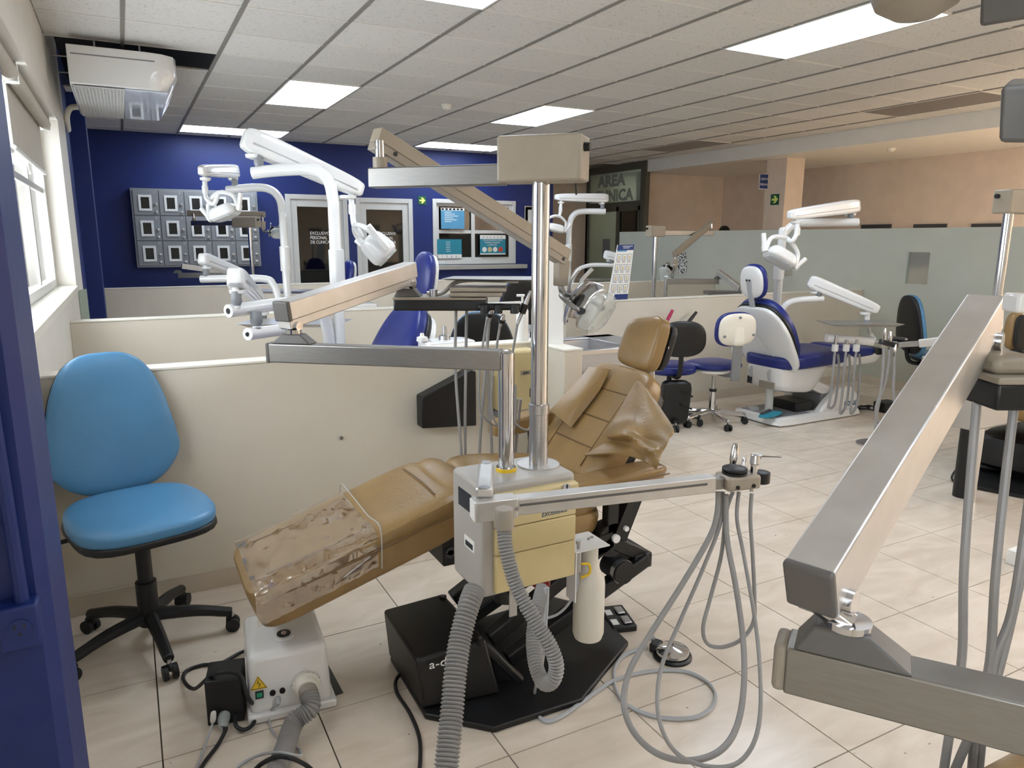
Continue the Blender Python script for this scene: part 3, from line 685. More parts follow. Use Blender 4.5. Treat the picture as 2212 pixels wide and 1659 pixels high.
B((X0-.0014,YFc+.05,.60),(X0+.001,YFc+.12,.635)).build('inventory_label','paper',cb); B((X0-.0022,YFc+.06,.606),(X0,YFc+.11,.622)).build('barcode','ink',cb)
MB().cyl((.95,1.83,.40),(.95,1.83,.485),.042,20).build('filter_bowl','black_gloss',cb)
MB().bar((.99,1.86,.46),(1.12,2.2,.34),.05,.05).build('support_arm','black',cb,bevel=.004)
MB().lathe([(.03,.40),(.03,.46)],(1.09,1.86,0)).build('red_coupling','red',cb)
B((.905,1.725,.40),(.93,1.729,.485)).build('bracket','cabinet_grey',cb)
# posts
P2=V((.946,1.827,Z1)); P1=V((1.058,1.830,Z1))
MB().lathe([(.03,0),(.03,.012),(.0235,.014),(.0235,.24),(.0242,.242),(.0242,.352),(.012,.361),(0,.362)],P2,Z,28).build('chrome_post','chrome',cb)
MB().lathe([(.031,0),(.031,.01),(.028,.012)],P2).build('post_collar','yellow',cb)
MB().lathe([(.064,0),(.064,.004),(.0,.004)],P1,Z,32).build('pole_flange','alu_light',cb)
# delivery arm
AE=V((.376,2.287,1.146)); d_=(V((P2.x,P2.y,0))-V((AE.x,AE.y,0))).normalized()
a1=MB().bar(AE,V((P2.x,P2.y,1.146))-d_*.012,.05,.058); arm=a1.build('delivery_arm','alu',cb,bevel=.004)
MB().bar(AE-d_*.008,AE+d_*.004,.052,.06).build('end_cap','paint_dgrey',arm,bevel=.003)
c=AE+d_*.075+Z*.029
MB().hexa([c+d_*(-.065)+RH.cross(Z)*0+V((-d_.y,d_.x,0))*-.026,c+d_*.065+V((-d_.y,d_.x,0))*-.026,c+d_*.065+V((-d_.y,d_.x,0))*.026,c+d_*(-.065)+V((-d_.y,d_.x,0))*.026,
  c+d_*(-.03)+V((-d_.y,d_.x,0))*-.02+Z*.03,c+d_*.03+V((-d_.y,d_.x,0))*-.02+Z*.03,c+d_*.03+V((-d_.y,d_.x,0))*.02+Z*.03,c+d_*(-.03)+V((-d_.y,d_.x,0))*.02+Z*.03]).build('pivot_mount','paint_dgrey',cb,bevel=.004)
MB().cyl(c+Z*.03,c+Z*.042,.024,20).build('pivot_ring','chrome',cb)
dL=depth(c)
PA=QD(612,672,dL-.02); PB=QD(888,582,2.74)
fa=MB().bar(PA,PB,.058,.058); flex=fa.build('flex_arm','alu_light',cb,bevel=.004)
fd=(PB-PA).normalized()
MB().bar(PA+fd*0-Z*.040,PB-Z*.040,.05,.03).build('arm_underside','alu_light',flex,bevel=.003)
MB().bar(PA-fd*.012,PA+fd*.004,.06,.062).build('end_cap','paint_dgrey',flex,bevel=.004)
_,fs_,fu_=frame(fd)
for p in (PA+fd*.03,PB-fd*.03):
    q=p-Z*.052; MB().cyl(q-fs_*.034,q+fs_*.034,.014,16).build('pivot_bolt','chrome',flex)
MB().box((PA.x+fd.x*.03-.016,PA.y+fd.y*.03-.016,c.z+.035),(PA.x+fd.x*.03+.016,PA.y+fd.y*.03+.016,PA.z-.03)).build('pivot_block','chrome',cb,bevel=.003)
# tray
T=PB-fd*.03; tz=QD(893,640,2.74).z
MB().box((T.x-.02,T.y-.02,tz+.012),(T.x+.02,T.y+.02,T.z-.03)).build('pivot_block','chrome',cb,bevel=.003)
tr=thing('instrument_tray','dark instrument tray with metal deck hanging from the flex arm','tray',(T.x,T.y,tz-.05))
def L3(r,b,z): return T*1.0+RH*r+FH*b+Z*(z-T.z)
def lbox(r0,r1,b0,b1,z0,z1): return MB().hexa([L3(r0,b0,z0),L3(r1,b0,z0),L3(r1,b1,z0),L3(r0,b1,z0),L3(r0,b0,z1),L3(r1,b0,z1),L3(r1,b1,z1),L3(r0,b1,z1)])
lbox(-.045,.30,-.05,.13,tz-.05,tz-.008).build('tray_body','black',tr,bevel=.006)
lbox(-.048,.30,-.052,.132,tz-.010,tz).build('tray_deck','paint_putty',tr,bevel=.003)
MB().hexa([L3(-.045,-.04,tz),L3(.055,-.04,tz),L3(.055,.05,tz),L3(-.045,.05,tz),L3(-.03,-.03,tz+.03),L3(.03,-.03,tz+.03),L3(.03,.04,tz+.03),L3(-.03,.04,tz+.03)]).build('pivot_mount','paint_dgrey',tr,bevel=.003)
for k in range(2): lbox(.165-.0*k,.36+.015*k,-.06,.11,tz+.003+k*.018,tz+.019+k*.018).build('control_block','paint_putty',tr,bevel=.004)
MB().tube(catmull([L3(.075,.0,tz+.012),L3(.13,.0,tz+.012),L3(.18,.02,tz+.05),L3(.25,.04,tz+.06),L3(.42,.05,tz+.055)],6),.008,8).build('tray_arm','alu_light',tr)
MB().cyl(L3(.10,0,tz),L3(.10,0,tz+.026),.016,16).build('tray_knob','steel',tr)
MB().hexa([L3(.15,-.02,tz+.062),L3(.47,-.10,tz+.062),L3(.52,.16,tz+.062),L3(.18,.16,tz+.062),L3(.13,-.03,tz+.068),L3(.48,-.11,tz+.068),L3(.53,.17,tz+.068),L3(.16,.17,tz+.068)]).build('upper_tray','alu',tr,bevel=.002)
lbox(.27,.43,-.075,-.03,tz-.045,tz-.022).build('handpiece_holder','black',tr,bevel=.008)
for k,r in enumerate((.295,.345,.405)): MB().lathe([(.016,0),(.016,.022),(.012,.03)],L3(r,-.085,tz-.055),V((0,0,1)),14).build('holder_cup','black_rubber',tr)
# tubing from tray
spx=[((985,664),(984,800),(996,972)),((1008,664),(1006,800),(1005,972)),((1048,655),(1056,700),(1036,972)),((1063,675),(1052,740),(1062,960))]
for k,(a,b,c_) in enumerate(spx):
    d0=2.78+.02*k; p=[QD(*a,d0),QD(*b,d0+.02),QD(*c_,d0+.06)]
    p.append(p[-1]+V((.02,.02,-.30))); p.append(p[-1]+V((.10,.04,-.10))); p.append(p[-1]+V((.10,.0,.12))); p.append(p[-1]+V((.05,-.02,.45))); 
    MB().curve(p,.0062,8,6).build('tubing','hose_grey',tr)
for k,(a,b) in enumerate((((1052,690),(1063,668)),((1080,705),(1088,680)),((1118,700),(1146,628)))):
    A_,B_=QD(*a,2.74),QD(*b,2.72); h_=thing('handpiece',['slim steel handpiece clipped in the tray holder, shortest of three','slim steel handpiece clipped in the middle of the tray holder','black and steel air syringe sticking up from the tray holder'][k],'handpiece',A_,'handpieces on the tray')
    MB().tube([A_,A_.lerp(B_,.3),A_.lerp(B_,.35),A_.lerp(B_,.7),B_],[.006,.007,.012,.010,.006],12).build('handle','steel',h_)
    MB().tube([A_.lerp(B_,.33),A_.lerp(B_,.6)],[.014,.014],12).build('grip','black',h_)
    MB().curve([A_,A_+Z*-.06+RH*-.01,A_+Z*-.2+RH*-.03,A_+Z*-.36+RH*-.025,A_+Z*-.42+RH*.05+FH*.05,A_+Z*-.25+FH*.12+RH*.06],.005,8).build('hose','hose_grey',h_)
# ================================================================== METAL LIGHT (function)
def head_metal(t,H,sz,face,side):
    # oval glass shield in front of a curved reflector, fork, handles; H centre, face = direction light shines
    f=face.normalized(); s=side-f*side.dot(f); s.normalize(); u=s.cross(f)
    R=Matrix((s,u,f)).transposed()
    g=[]
    for i in range(9):
        row=[]
        for j in range(9):
            a=(j/8*2-1)*1.05; b=(i/8*2-1); row.append(H+s*(math.sin(a)*sz*.62)+u*(b*sz*.42)-f*(math.cos(a)*sz*.42-.05*sz+.10*sz*(1-b*b)))
        g.append(row)
    MB().sheet(g,.004).build('reflector','chrome',t)
    c8=[H+s*(sz*.62*x)+u*(sz*.44*y)+f*(sz*z) for z,(x,y) in [(-.05,q) for q in ((-1,-1),(1,-1),(1,1),(-1,1))]]+[H+s*(sz*.58*x)+u*(sz*.40*y)+f*(sz*.34) for (x,y) in ((-1,-1),(1,-1),(1,1),(-1,1))]
    MB().pillow(c8,3.2,10).build('glass_shield','lamp_glass',t)
    rim=[H+s*(math.cos(a)*sz*.60)+u*(math.sin(a)*sz*.42) for a in [2*PI*k/28 for k in range(28)]]
    MB().tube(rim,sz*.035,8,closed=True).build('rim','alu_light',t)
    MB().cyl(H-f*sz*.46,H-f*sz*.28,sz*.17,18).build('lamp_socket','black',t)
    for q in (-1,1):
        MB().curve([H-f*sz*.62,H-f*sz*.55+s*q*sz*.45,H-f*sz*.15+s*q*sz*.68,H+s*q*sz*.64],sz*.045,8).build('fork_arm','alu',t)
        MB().cyl(H+s*q*sz*.60,H+s*q*sz*.70,sz*.07,14).build('pivot_cap','black',t)
        MB().curve([H-f*sz*.50+s*q*sz*.25-u*sz*.1,H-f*sz*.55+s*q*sz*.35-u*sz*.35,H-f*sz*.5+s*q*sz*.42-u*sz*.62],sz*.04,8).build('handle','alu_light',t)
def lamp_glass():
    m=bpy.data.materials.new('lamp_glass'); m.use_nodes=True; nt=m.node_tree; N=nt.nodes; L=nt.links; p=N['Principled BSDF']; o=N['Material Output']
    p.inputs['Base Color'].default_value=lin((215,222,220)); p.inputs['Roughness'].default_value=.12; p.inputs['Coat Weight'].default_value=.5
    t=N.new('ShaderNodeBsdfTransparent'); mx=N.new('ShaderNodeMixShader'); mx.inputs[0].default_value=.36; L.new(t.outputs[0],mx.inputs[1]); L.new(p.outputs[0],mx.inputs[2]); L.new(mx.outputs[0],o.inputs[0]); MATS['lamp_glass']=m
lamp_glass()
def metal_light(label,foot,ztop,bar_end,arm_a,arm_b,headc,sz,face,side,boxlen=(.09,.16),grp='pole lights with metal arms',sleeve=True):
    foot=V(foot); t=thing('dental_light',label,'dental light',foot,grp)
    MB().cyl(foot,(foot.x,foot.y,ztop),.0255,24).build('pole','chrome',t)
    if sleeve: MB().lathe([(.0285,0),(.0285,.155),(.031,.157),(.031,.185),(.027,.187)],foot,Z,24).build('pole_sleeve','steel',t)
    top=V((foot.x,foot.y,ztop)); bd_=V((bar_end[0]-foot.x,bar_end[1]-foot.y,0)).normalized(); sd=V((-bd_.y,bd_.x,0))
    bx=MB().bar(top-bd_*boxlen[1]+Z*.062,top+bd_*boxlen[0]+Z*.062,.105,.125).build('transformer_box','paint_putty',t,bevel=.008)
    MB().bar(top-bd_*(boxlen[1]+.004)+Z*.062,top-bd_*(boxlen[1]-.008)+Z*.062,.10,.12).build('box_cover','paint_putty',bx,bevel=.005)
    kn=top-bd_*(boxlen[1]+.004)+Z*.09-sd*.02*-1; MB().cyl(kn,kn-bd_*.016,.012,14).build('switch_knob','black',bx)
    be=V(bar_end); MB().bar(top+bd_*(boxlen[0]-.01)+Z*(be.z-ztop),be,.05,.058).build('support_bar','alu',t,bevel=.004)
    MB().cyl(be-bd_*.03+Z*.025,V((be.x-bd_.x*.03,be.y-bd_.y*.03,arm_a[2]-.02)),.014,14).build('pivot_pin','chrome',t)
    MB().cyl(be-bd_*.03+Z*.025,be-bd_*.03+Z*.06,.022,16).build('pivot_collar','paint_putty',t)
    a,b=V(arm_a),V(arm_b); ad=(b-a).normalized(); _,s_,u_=frame(ad)
    am=MB().bar(a,b,.05,.042).build('balance_arm','paint_putty',t,bevel=.003)
    MB().bar(a-u_*.034,b-u_*.034,.046,.028).build('arm_underside','paint_grey',am,bevel=.003)
    for p in (a+ad*.07,b-ad*.03): MB().cyl(p-u_*.03-s_*.026,p-u_*.03+s_*.026,.007,10).build('screw','black',am)
    nk=b-ad*.03; hb=V((nk.x,nk.y,headc[2]+sz*.95))
    MB().cyl(nk-Z*.03,hb,.011,12).build('drop_pin','chrome',t)
    H=V(headc); k=hb; 
    MB().hexa([k+V(p) for p in ((-.022,-.022,-.10),(.022,-.022,-.10),(.022,.022,-.10),(-.022,.022,-.10),(-.022,-.022,0),(.03,-.022,0),(.03,.022,0),(-.022,.022,0))]).build('yoke_block','paint_putty',t,bevel=.004)
    f=V(face).normalized()
    MB().tube(catmull([k-Z*.09,k-Z*.12+f*.01,H-f*sz*.55],5),.013,10).build('yoke_neck','alu',t)
    head_metal(t,H,sz,f,V(side)); return t
ztop=1.643; BE=V((.687,2.216,1.667))
bdir=(BE-V((P1.x,P1.y,BE.z))); bdir.normalize()
tl=solve_t(V((P1.x,P1.y,1.70)),bdir,1085,0,.6); tr_=-solve_t(V((P1.x,P1.y,1.70)),bdir,1262,-.6,0)
dl_=depth(BE)
metal_light('beige and steel dental light on the chrome pole, angled over the tan chair',(P1.x,P1.y,Z1+.004),ztop,BE,QD(812,290,dl_-.02),QD(1222,550,2.85),QD(1278,668,2.85),.20,(RH*.75-Z*.45-FH*.35),(FH*.8+RH*.3),(tl,tr_))
# ================================================================== VACUUM BAR on the cabinet
vb=thing('suction_bar','aluminium suction bar with a grey holder block, pivoted on the beige cabinet','suction arm',(.9,1.78,.80))
VA,VB_=V((.74,1.615,.80)),V((1.44,1.49,.80)); vd=(VB_-VA).normalized(); _,vs,vu=frame(vd)
MB().bar(VA+vd*.10,VB_,.042,.046).build('bar','alu_light',vb,bevel=.003)
MB().bar(VA+vd*.12-vs*-.0215+Z*.006,VB_-vd*.03-vs*-.0215+Z*.006,.002,.006).build('slot','paint_dgrey',vb)
MB().bar(VA,VA+vd*.115,.05,.056).build('end_housing','alu_light',vb,bevel=.004)
MB().bar(VA-vd*.003,VA+vd*.001,.044,.05).build('end_label','paper',vb); 
MB().cyl(VA+vd*.11-vs*-.024,VA+vd*.11-vs*-.028,.006,10).build('screw','steel',vb)
lk0=VA+vd*.03+Z*.042; lk1=V((.868,1.80,.842))
MB().bar(lk0,lk1,.046,.03).build('link_arm','alu_light',vb,bevel=.008)
for p in (lk0,lk1): MB().cyl(p+Z*.015,p+Z*.0175,.014,16).build('pivot_cap','steel',vb)
MB().bar(VB_-vd*.01,VB_+vd*.06,.034,.034).build('slide_rail','alu',vb,bevel=.002)
HB=VB_+vd*.085
blk=MB().bar(HB-vd*.055,HB+vd*.055,.075,.042).build('holder_block','paint_putty',vb,bevel=.008)
for q in (-.025,.028): MB().cyl(HB+vd*q+vs*.036-Z*.008,HB+vd*q+vs*.041-Z*.008,.006,10).build('screw','black',blk)
MB().lathe([(.036,0),(.036,.006),(.032,.008),(.036,.010),(.036,.016),(.03,.019),(0,.019)],HB-vd*.012+Z*.022,Z,28).build('cap_disc','black',blk)
cl=HB+vd*.08-vs*.0
MB().lathe([(.022,-.016),(.026,-.014),(.026,.016),(.022,.018)],cl,Z,20).build('clip_ring','black',vb); MB().bar(HB+vd*.05,cl,.02,.024).build('clip_neck','black',vb)
# instruments on the bar
def instrument(label,base,top,prof,hose_px,d0,m='chrome'):
    t=thing('suction_handpiece',label,'handpiece',base,'instruments in the suction bar block')
    ax=(top-base); n=len(prof)
    MB().tube([base+ax*u for u,r in prof],[r for u,r in prof],14).build('handle',m,t)
    return t
def dpt(px,py,ref): return QD(px,py,ref)
db=depth(HB)
b0=dpt(1583,1008,db+.05); t0_=dpt(1590,958,db+.05)
i1=instrument('tall chrome handpiece standing in the suction bar block',b0,t0_,[(0,.006),(.1,.010),(.35,.013),(.9,.010),(1,.008)],None,db)
b1=dpt(1605,1020,db+.03); t1_=dpt(1609,988,db+.03)
i2=instrument('short waisted chrome handpiece in the suction bar block',b1,t1_,[(0,.008),(.3,.010),(.6,.006),(.85,.008),(1,.007)],None,db)
b2=dpt(1624,1062,db); t2_=dpt(1632,982,db)
i3=instrument('air and water syringe with a thin side nozzle in the ring clip',b2,t2_,[(0,.006),(.1,.007),(.3,.010),(.72,.011),(.75,.014),(.97,.014),(1,.010)],None,db)
MB().tube([t2_+Z*-.006,t2_+Z*-.006+RH*.03,dpt(1688,988,db)],[.005,.003,.0016],8).build('nozzle','chrome',i3)
MB().cyl(t2_+Z*-.004-RH*.012,t2_+Z*-.004+RH*.016,.008,12).build('nozzle_collar','steel',i3)
# hoses hanging from the block : loops down to the floor
def hose(owner,pts,r,m='hose_grey',name='hose'): return MB().curve([QD(x,y,d) for x,y,d in pts],r,10,8).build(name,m,owner)
D=db
hose(i1,[(1552,1062,D),(1549,1110,D),(1533,1160,D),(1475,1260,D-.02),(1405,1370,D-.06),(1360,1450,D-.12),(1348,1520,D-.18),(1368,1580,D-.22),(1420,1628,D-.25),(1490,1643,D-.26),(1555,1622,D-.26),(1592,1568,D-.22),(1607,1480,D-.15),(1605,1380,D-.08),(1590,1270,D-.03),(1570,1160,D),(1568,1068,D)],.0085)
hose(i2,[(1562,1062,D+.01),(1556,1130,D+.01),(1520,1225,D),(1470,1340,D-.03),(1432,1430,D-.1),(1420,1510,D-.18),(1432,1580,D-.25),(1468,1632,D-.28),(1530,1656,D-.30),(1590,1650,D-.30),(1628,1605,D-.28),(1643,1530,D-.22),(1640,1420,D-.12),(1628,1320,D-.06),(1605,1190,D-.01),(1592,1120,D),(1596,1062,D+.01)],.0058)
hose(i3,[(1583,1062,D+.02),(1568,1110,D+.02),(1558,1200,D+.02),(1535,1290,D+.02),(1519,1355,D),(1528,1390,D),(1560,1398,D-.01),(1600,1382,D-.02),(1627,1345,D-.02),(1630,1290,D-.01),(1626,1200,D),(1621,1120,D),(1624,1066,D)],.0058)
# grey corrugated suction hose hanging in a loop from the bar
sh=thing('suction_hose','grey corrugated suction hose looping down in front of the cabinet','hose',QD(1090,1120,1.72))
MB().lathe([(.024,0),(.024,.045),(.021,.05)],QD(1089,1140,1.76),Z,18).build('hose_cuff','paint_grey',sh)
corr([QD(1089,1138,1.76),QD(1094,1190,1.74),QD(1115,1265,1.72),QD(1155,1340,1.70),QD(1188,1395,1.69),QD(1202,1440,1.69),QD(1192,1472,1.70),QD(1172,1472,1.73),QD(1156,1430,1.77),QD(1152,1370,1.82),QD(1162,1310,1.87),QD(1172,1270,1.93)],.0165,.0078,.15).build('corrugated_tube','hose_grey',sh)
# thick vacuum hose from cabinet to the floor front
vh=thing('vacuum_hose','thick grey corrugated vacuum hose dropping from under the cabinet','hose',QD(965,1640,1.6))
corr([QD(1025,1275,1.86),QD(1012,1310,1.82),QD(994,1380,1.78),QD(984,1450,1.74),QD(977,1530,1.70),QD(970,1600,1.66),QD(962,1680,1.62),QD(955,1760,1.6)],.0255,.0092,.13,18).build('corrugated_tube','hose_grey',vh)
# water bottle on bracket
wb=thing('water_bottle','white plastic water bottle hanging on a bracket beside the cabinet','bottle',(1.175,1.78,.27))
bc=QY(1272,1290,1.76); bx_=bc.x
MB().lathe([(.0,0),(.008,-.008),(.02,.006),(.044,.012),(.05,.03),(.05,.20),(.048,.215),(.03,.25),(.026,.262),(.026,.32),(0,.32)],(bx_,1.76,QY(1266,1383,1.76).z),Z,28).build('bottle_body','bottle',wb)
zb=QY(1275,1172,1.76).z
B((X1,1.71,zb),(bx_+.04,1.83,zb+.004)).build('bracket_plate','white_plastic',wb,bevel=.001); B((X1,1.71,zb-.16),(X1+.004,1.76,zb)).build('bracket_flange','white_plastic',wb)
MB().lathe([(.009,-.07),(.009,-.005),(.005,0),(.006,.02),(.009,.022),(.009,.032)],(X1+.022,1.73,zb),Z,12).build('valve','steel',wb)
for q in (.035,.05): MB().cyl((bx_+q-.03,1.76+q*.4,zb+.004),(bx_+q-.03,1.76+q*.4,zb+.008),.006,10).build('bolt','steel',wb)
MB().curve([(X1+.03,1.725,zb-.045),(X1+.055,1.72,zb-.05),(X1+.058,1.72,zb-.08),(X1+.03,1.725,zb-.09)],.0042,8).build('yellow_tube','yellow',wb)
MB().curve([(X1+.02,1.73,zb-.07),(X1+.016,1.735,zb-.14),(X1-.02,1.76,zb-.21),(X1-.08,1.78,zb-.225),(X1-.14,1.80,zb-.19)],.0045,8).build('air_tube','hose_light',wb)
# control tubing from cabinet to foot pedal (twin tubes)
fc=thing('foot_control','round brushed steel foot control with twin grey tubing on the floor','foot pedal',(1.62,1.83,0))
fcc=QZ(1452,1418,.0); 
MB().lathe([(.0,0),(.07,0),(.07,.008),(.064,.014),(0,.014)],fcc+Z*.0005,Z,32).build('rubber_base','black',fc)
MB().lathe([(.058,.016),(.060,.018),(.060,.028),(.056,.031),(.0,.040)],fcc+Z*.0,Z,36).build('steel_disc','chrome',fc)
eb=fcc+(QZ(1408,1402,0)-fcc)*1.0
MB().bar(fcc+(eb-fcc)*.6+Z*.018,eb+Z*.018,.05,.034).build('valve_block','black',fc,bevel=.004); MB().cyl(eb+Z*.035,eb+Z*.052,.009,12).build('valve_stem','steel',fc)
fl_pts=[(1398,1400),(1380,1404),(1345,1420),(1327,1452),(1335,1500),(1368,1532),(1430,1552),(1500,1552),(1538,1530),(1546,1500),(1525,1472),(1480,1452),(1420,1450),(1370,1458),(1320,1475),(1262,1515),(1215,1548),(1180,1560),(1160,1540),(1155,1500)]
for o_ in (0,.007): MB().curve([QZ(x,y,.0055)+V((o_*.5,o_,0)) for x,y in fl_pts]+[QD(1165,1440,1.9)+V((o_,0,0)),QD(1175,1330,1.9)+V((o_,0,0)),QD(1178,1270,1.9)+V((o_,0,0))],.0048,8,6).build('tubing','hose_light',fc)
# chair foot switch
fsw=thing('foot_switch','black four button foot switch beside the base plate','foot pedal',(1.61,2.15,0))
a_,b_=QZ(1335,1362,.0),QZ(1302,1312,0); dr=(b_-a_).normalized(); sd=V((dr.y,-dr.x,0))
cc=QZ(1334,1338,.01); cc.z=0
MB().hexa([cc+dr*x+sd*y+Z*z for z in (.001,.026) for (x,y) in ((-.085,-.05),(.085,-.05),(.085,.05),(-.085,.05))]).build('switch_body','black',fsw,bevel=.005)
for x in (-.045,.03):
    MB().hexa([cc+dr*(x+p)+sd*(.018+q)+Z*z for z in (.026,.036) for (p,q) in ((-.026,-.016),(.026,-.016),(.026,.016),(-.026,.016))]).build('switch_button','steel',fsw,bevel=.004)
    MB().hexa([cc+dr*(x+p)+sd*(-.028+q)+Z*z for z in (.026,.0275) for (p,q) in ((-.02,-.013),(.02,-.013),(.02,.013),(-.02,.013))]).build('switch_label','paper',fsw)
# ================================================================== WHITE SUCTION BOX ON FLOOR
sb=thing('suction_motor','white plastic suction motor box with round gauge and hazard sticker','suction motor',(.36,2.3,0))
bx=MB().hexa([V((.222,2.155,.02)),V((.480,2.125,.02)),V((.500,2.46,.02)),V((.245,2.48,.02)),V((.232,2.175,.15)),V((.468,2.15,.15)),V((.485,2.42,.215)),V((.262,2.44,.215))])
body=MB().hexa([V((.222,2.155,.02)),V((.472,2.127,.02)),V((.488,2.46,.02)),V((.245,2.48,.02)),V((.228,2.19,.208)),V((.468,2.165,.208)),V((.485,2.43,.218)),V((.252,2.45,.218))]).build('housing','white_plastic',sb,bevel=.022,seg=4)
MB().hexa([V((.212,2.145,.001)),V((.482,2.113,.001)),V((.497,2.47,.001)),V((.237,2.492,.001)),V((.212,2.145,.03)),V((.482,2.113,.03)),V((.497,2.47,.03)),V((.237,2.492,.03))]).build('base_tray','white_plastic',sb,bevel=.008)
gz=.2145; gp_=QZ(613,1371,gz)
MB().lathe([(.034,0),(.034,.004),(.026,.006)],(gp_.x,gp_.y,gz-.003),Z,28).build('gauge_ring','white_plastic',body); MB().lathe([(.022,0),(.022,.009),(.018,.010),(0,.008)],(gp_.x,gp_.y,gz-.002),Z,24).build('gauge','black',body); MB().lathe([(.016,0),(0,0.0005)],(gp_.x,gp_.y,gz+.0075),Z,20).build('gauge_face','paper',body); MB().bar((gp_.x,gp_.y-.01,gz+.009),(gp_.x,gp_.y+.012,gz+.009),.002,.001).build('gauge_needle','red',body)
# front face frame
F0,F1,F2=V((.222,2.155,.02)),V((.472,2.127,.02)),V((.228,2.19,.208)); fx=(F1-F0).normalized(); fu=(F2-F0); fu=(fu-fx*fu.dot(fx)).normalized(); fn=fx.cross(fu); fn=fn if fn.y<0 else -fn
def FP(px,py,o=0): return QP(px,py,F0+fn*(.001+o),fn)
def onface(poly,t,m,name,o=0): return MB().prism([FP(x,y,o) for x,y in poly],fn*t).build(name,m,body)
onface([(541,1493),(578,1485),(557,1460)],.001,'yellow','hazard_sticker'); 
fr_=[FP(543,1491,.0012),FP(576,1484,.0012),FP(557,1463,.0012)]; MB().tube(fr_,.0014,6,closed=True).build('hazard_border','ink',body)
MB().curve([FP(558,1470,.0012),FP(556,1477,.0012),FP(562,1477,.0012),FP(559,1485,.0012)],.0011,6,3).build('hazard_bolt','ink',body)
onface([(551,1494),(569,1490),(570,1506),(552,1510)],.004,'black','switch_bezel'); onface([(554,1497),(566,1494),(567,1503),(555,1506)],.007,'green_btn','switch')
for p in ((589,1496),(610,1491)): MB().cyl(FP(*p),FP(*p)+fn*.006,.009,16).build('fuse_cap','black',body)
pp=FP(600,1509); MB().tube([pp,pp+fn*.02,pp+fn*.03-Z*.008],[.009,.008,.005],12).build('cable_gland','hose_light',body)
pc=FP(662,1478); MB().lathe([(.042,0),(.042,.018),(.036,.02),(.034,.05),(.028,.052)],pc,fn,28).build('outlet_ring','cream_top',body)
for k in range(20):
    a=2*PI*k/20; q=pc+fx*math.cos(a)*.042+fu*math.sin(a)*.042+fn*.01; MB().bar(q-fn*.007,q+fn*.007,.004,.006).build('ring_ridge','cream_top',body)
h2=thing('motor_hose','grey corrugated hose running from the white motor box across the tiles','hose',(.4,1.95,0))
st=pc+fn*.05
MB().lathe([(.029,0),(.029,.03)],st,(fn-Z*.3).normalized(),20).build('hose_cuff','paint_grey',h2)
corr([st+fn*.01,st+fn*.06-Z*.035,QZ(636,1560,.055),QZ(618,1610,.034),QZ(598,1665,.032),QZ(575,1740,.032),QZ(560,1800,.032)],.0265,.0088,.13,18).build('corrugated_tube','hose_grey',h2)
MB().curve([pp+fn*.03-Z*.008,QZ(585,1535,.03),QZ(582,1560,.008),QZ(596,1590,.005),QZ(625,1608,.005),QZ(650,1622,.005),QZ(640,1640,.005)],.003,8).build('thin_cable','hose_light',h2)
# hole in the floor tile beside the box
hb=MB().prism([QZ(x,y,.0006) for x,y in ((690,1400),(742,1497),(712,1508),(690,1480))],(0,0,.0008)); tag(hb.build('floor_hatch','black'),'dark cut-out hatch in the tiles beside the white motor box','floor hatch')
# ================================================================== BLACK POWER BLOCK with plugs
ps=thing('power_block','black power transformer block with plugs and a looped cable','power block',(.155,2.24,0))
pb=MB().hexa([V((.100,2.205,.001)),V((.205,2.18,.001)),V((.23,2.30,.001)),V((.125,2.325,.001)),V((.100,2.215,.145)),V((.205,2.19,.145)),V((.23,2.28,.16)),V((.125,2.305,.16))])
pb.build('block_body','black',ps,bevel=.004)
pn=V((-.23,-.97,0)).normalized()
def PP(px,py,o=0): return QP(px,py,V((.100,2.205,0))+pn*(.002+o),pn)
MB().tube([PP(485,1545),PP(485,1545)+pn*.02,PP(485,1545)+pn*.05-Z*.01],[.017,.019,.012],14).build('clear_plug','lamp_glass',ps)
MB().curve([PP(485,1545)+pn*.05-Z*.01,QZ(488,1575,.02),QZ(470,1610,.006),QZ(440,1650,.006),QZ(420,1690,.006)],.0062,8).build('power_cord','black_rubber',ps)
MB().pillow([PP(x,y,o) for o in (0,.03) for x,y in ((453,1565),(467,1560),(468,1533),(454,1537))],3,8).build('white_plug','white_plastic',ps)
MB().curve([PP(460,1560,.02),QZ(452,1585,.02),QZ(438,1625,.005),QZ(427,1655,.005),QZ(420,1690,.005)],.0036,8).build('white_cord','hose_light',ps)
MB().curve([PP(508,1545,.002),QZ(510,1568,.02),QZ(528,1576,.014),QZ(548,1562,.014),QZ(552,1530,.03),QZ(535,1505,.10),V((.2,2.19,.16)),V((.13,2.22,.162)),QZ(420,1488,.05),QZ(397,1470,.012),QZ(402,1450,.007),QZ(435,1437,.007),QZ(475,1433,.007),QZ(515,1412,.01),QZ(540,1402,.02)],.0062,8).build('black_cable','black_rubber',ps)
tag(MB().curve([QZ(505,1665,.006),QZ(530,1645,.006),QZ(565,1630,.03),QZ(600,1625,.07),QZ(630,1630,.07),QZ(650,1632,.03),QZ(647,1622,.006)],.0042,8).build('white_cable','hose_light'),'thin white cable crossing over the motor hose','cable')
tag(MB().curve([QZ(545,1670,.006),QZ(565,1650,.03),QZ(600,1635,.075),QZ(635,1640,.075),QZ(670,1660,.02),QZ(690,1690,.006)],.0065,8).build('black_cable','black_rubber'),'thick black cable arching over the motor hose','cable')
tag(MB().curve([QZ(872,1448,.02),QZ(855,1470,.007),QZ(858,1498,.007),QZ(885,1540,.007),QZ(905,1590,.007),QZ(908,1640,.007),QZ(902,1700,.007)],.0062,8).build('pump_cable','black_rubber'),'black cable snaking from the pump cover across the tiles','cable')
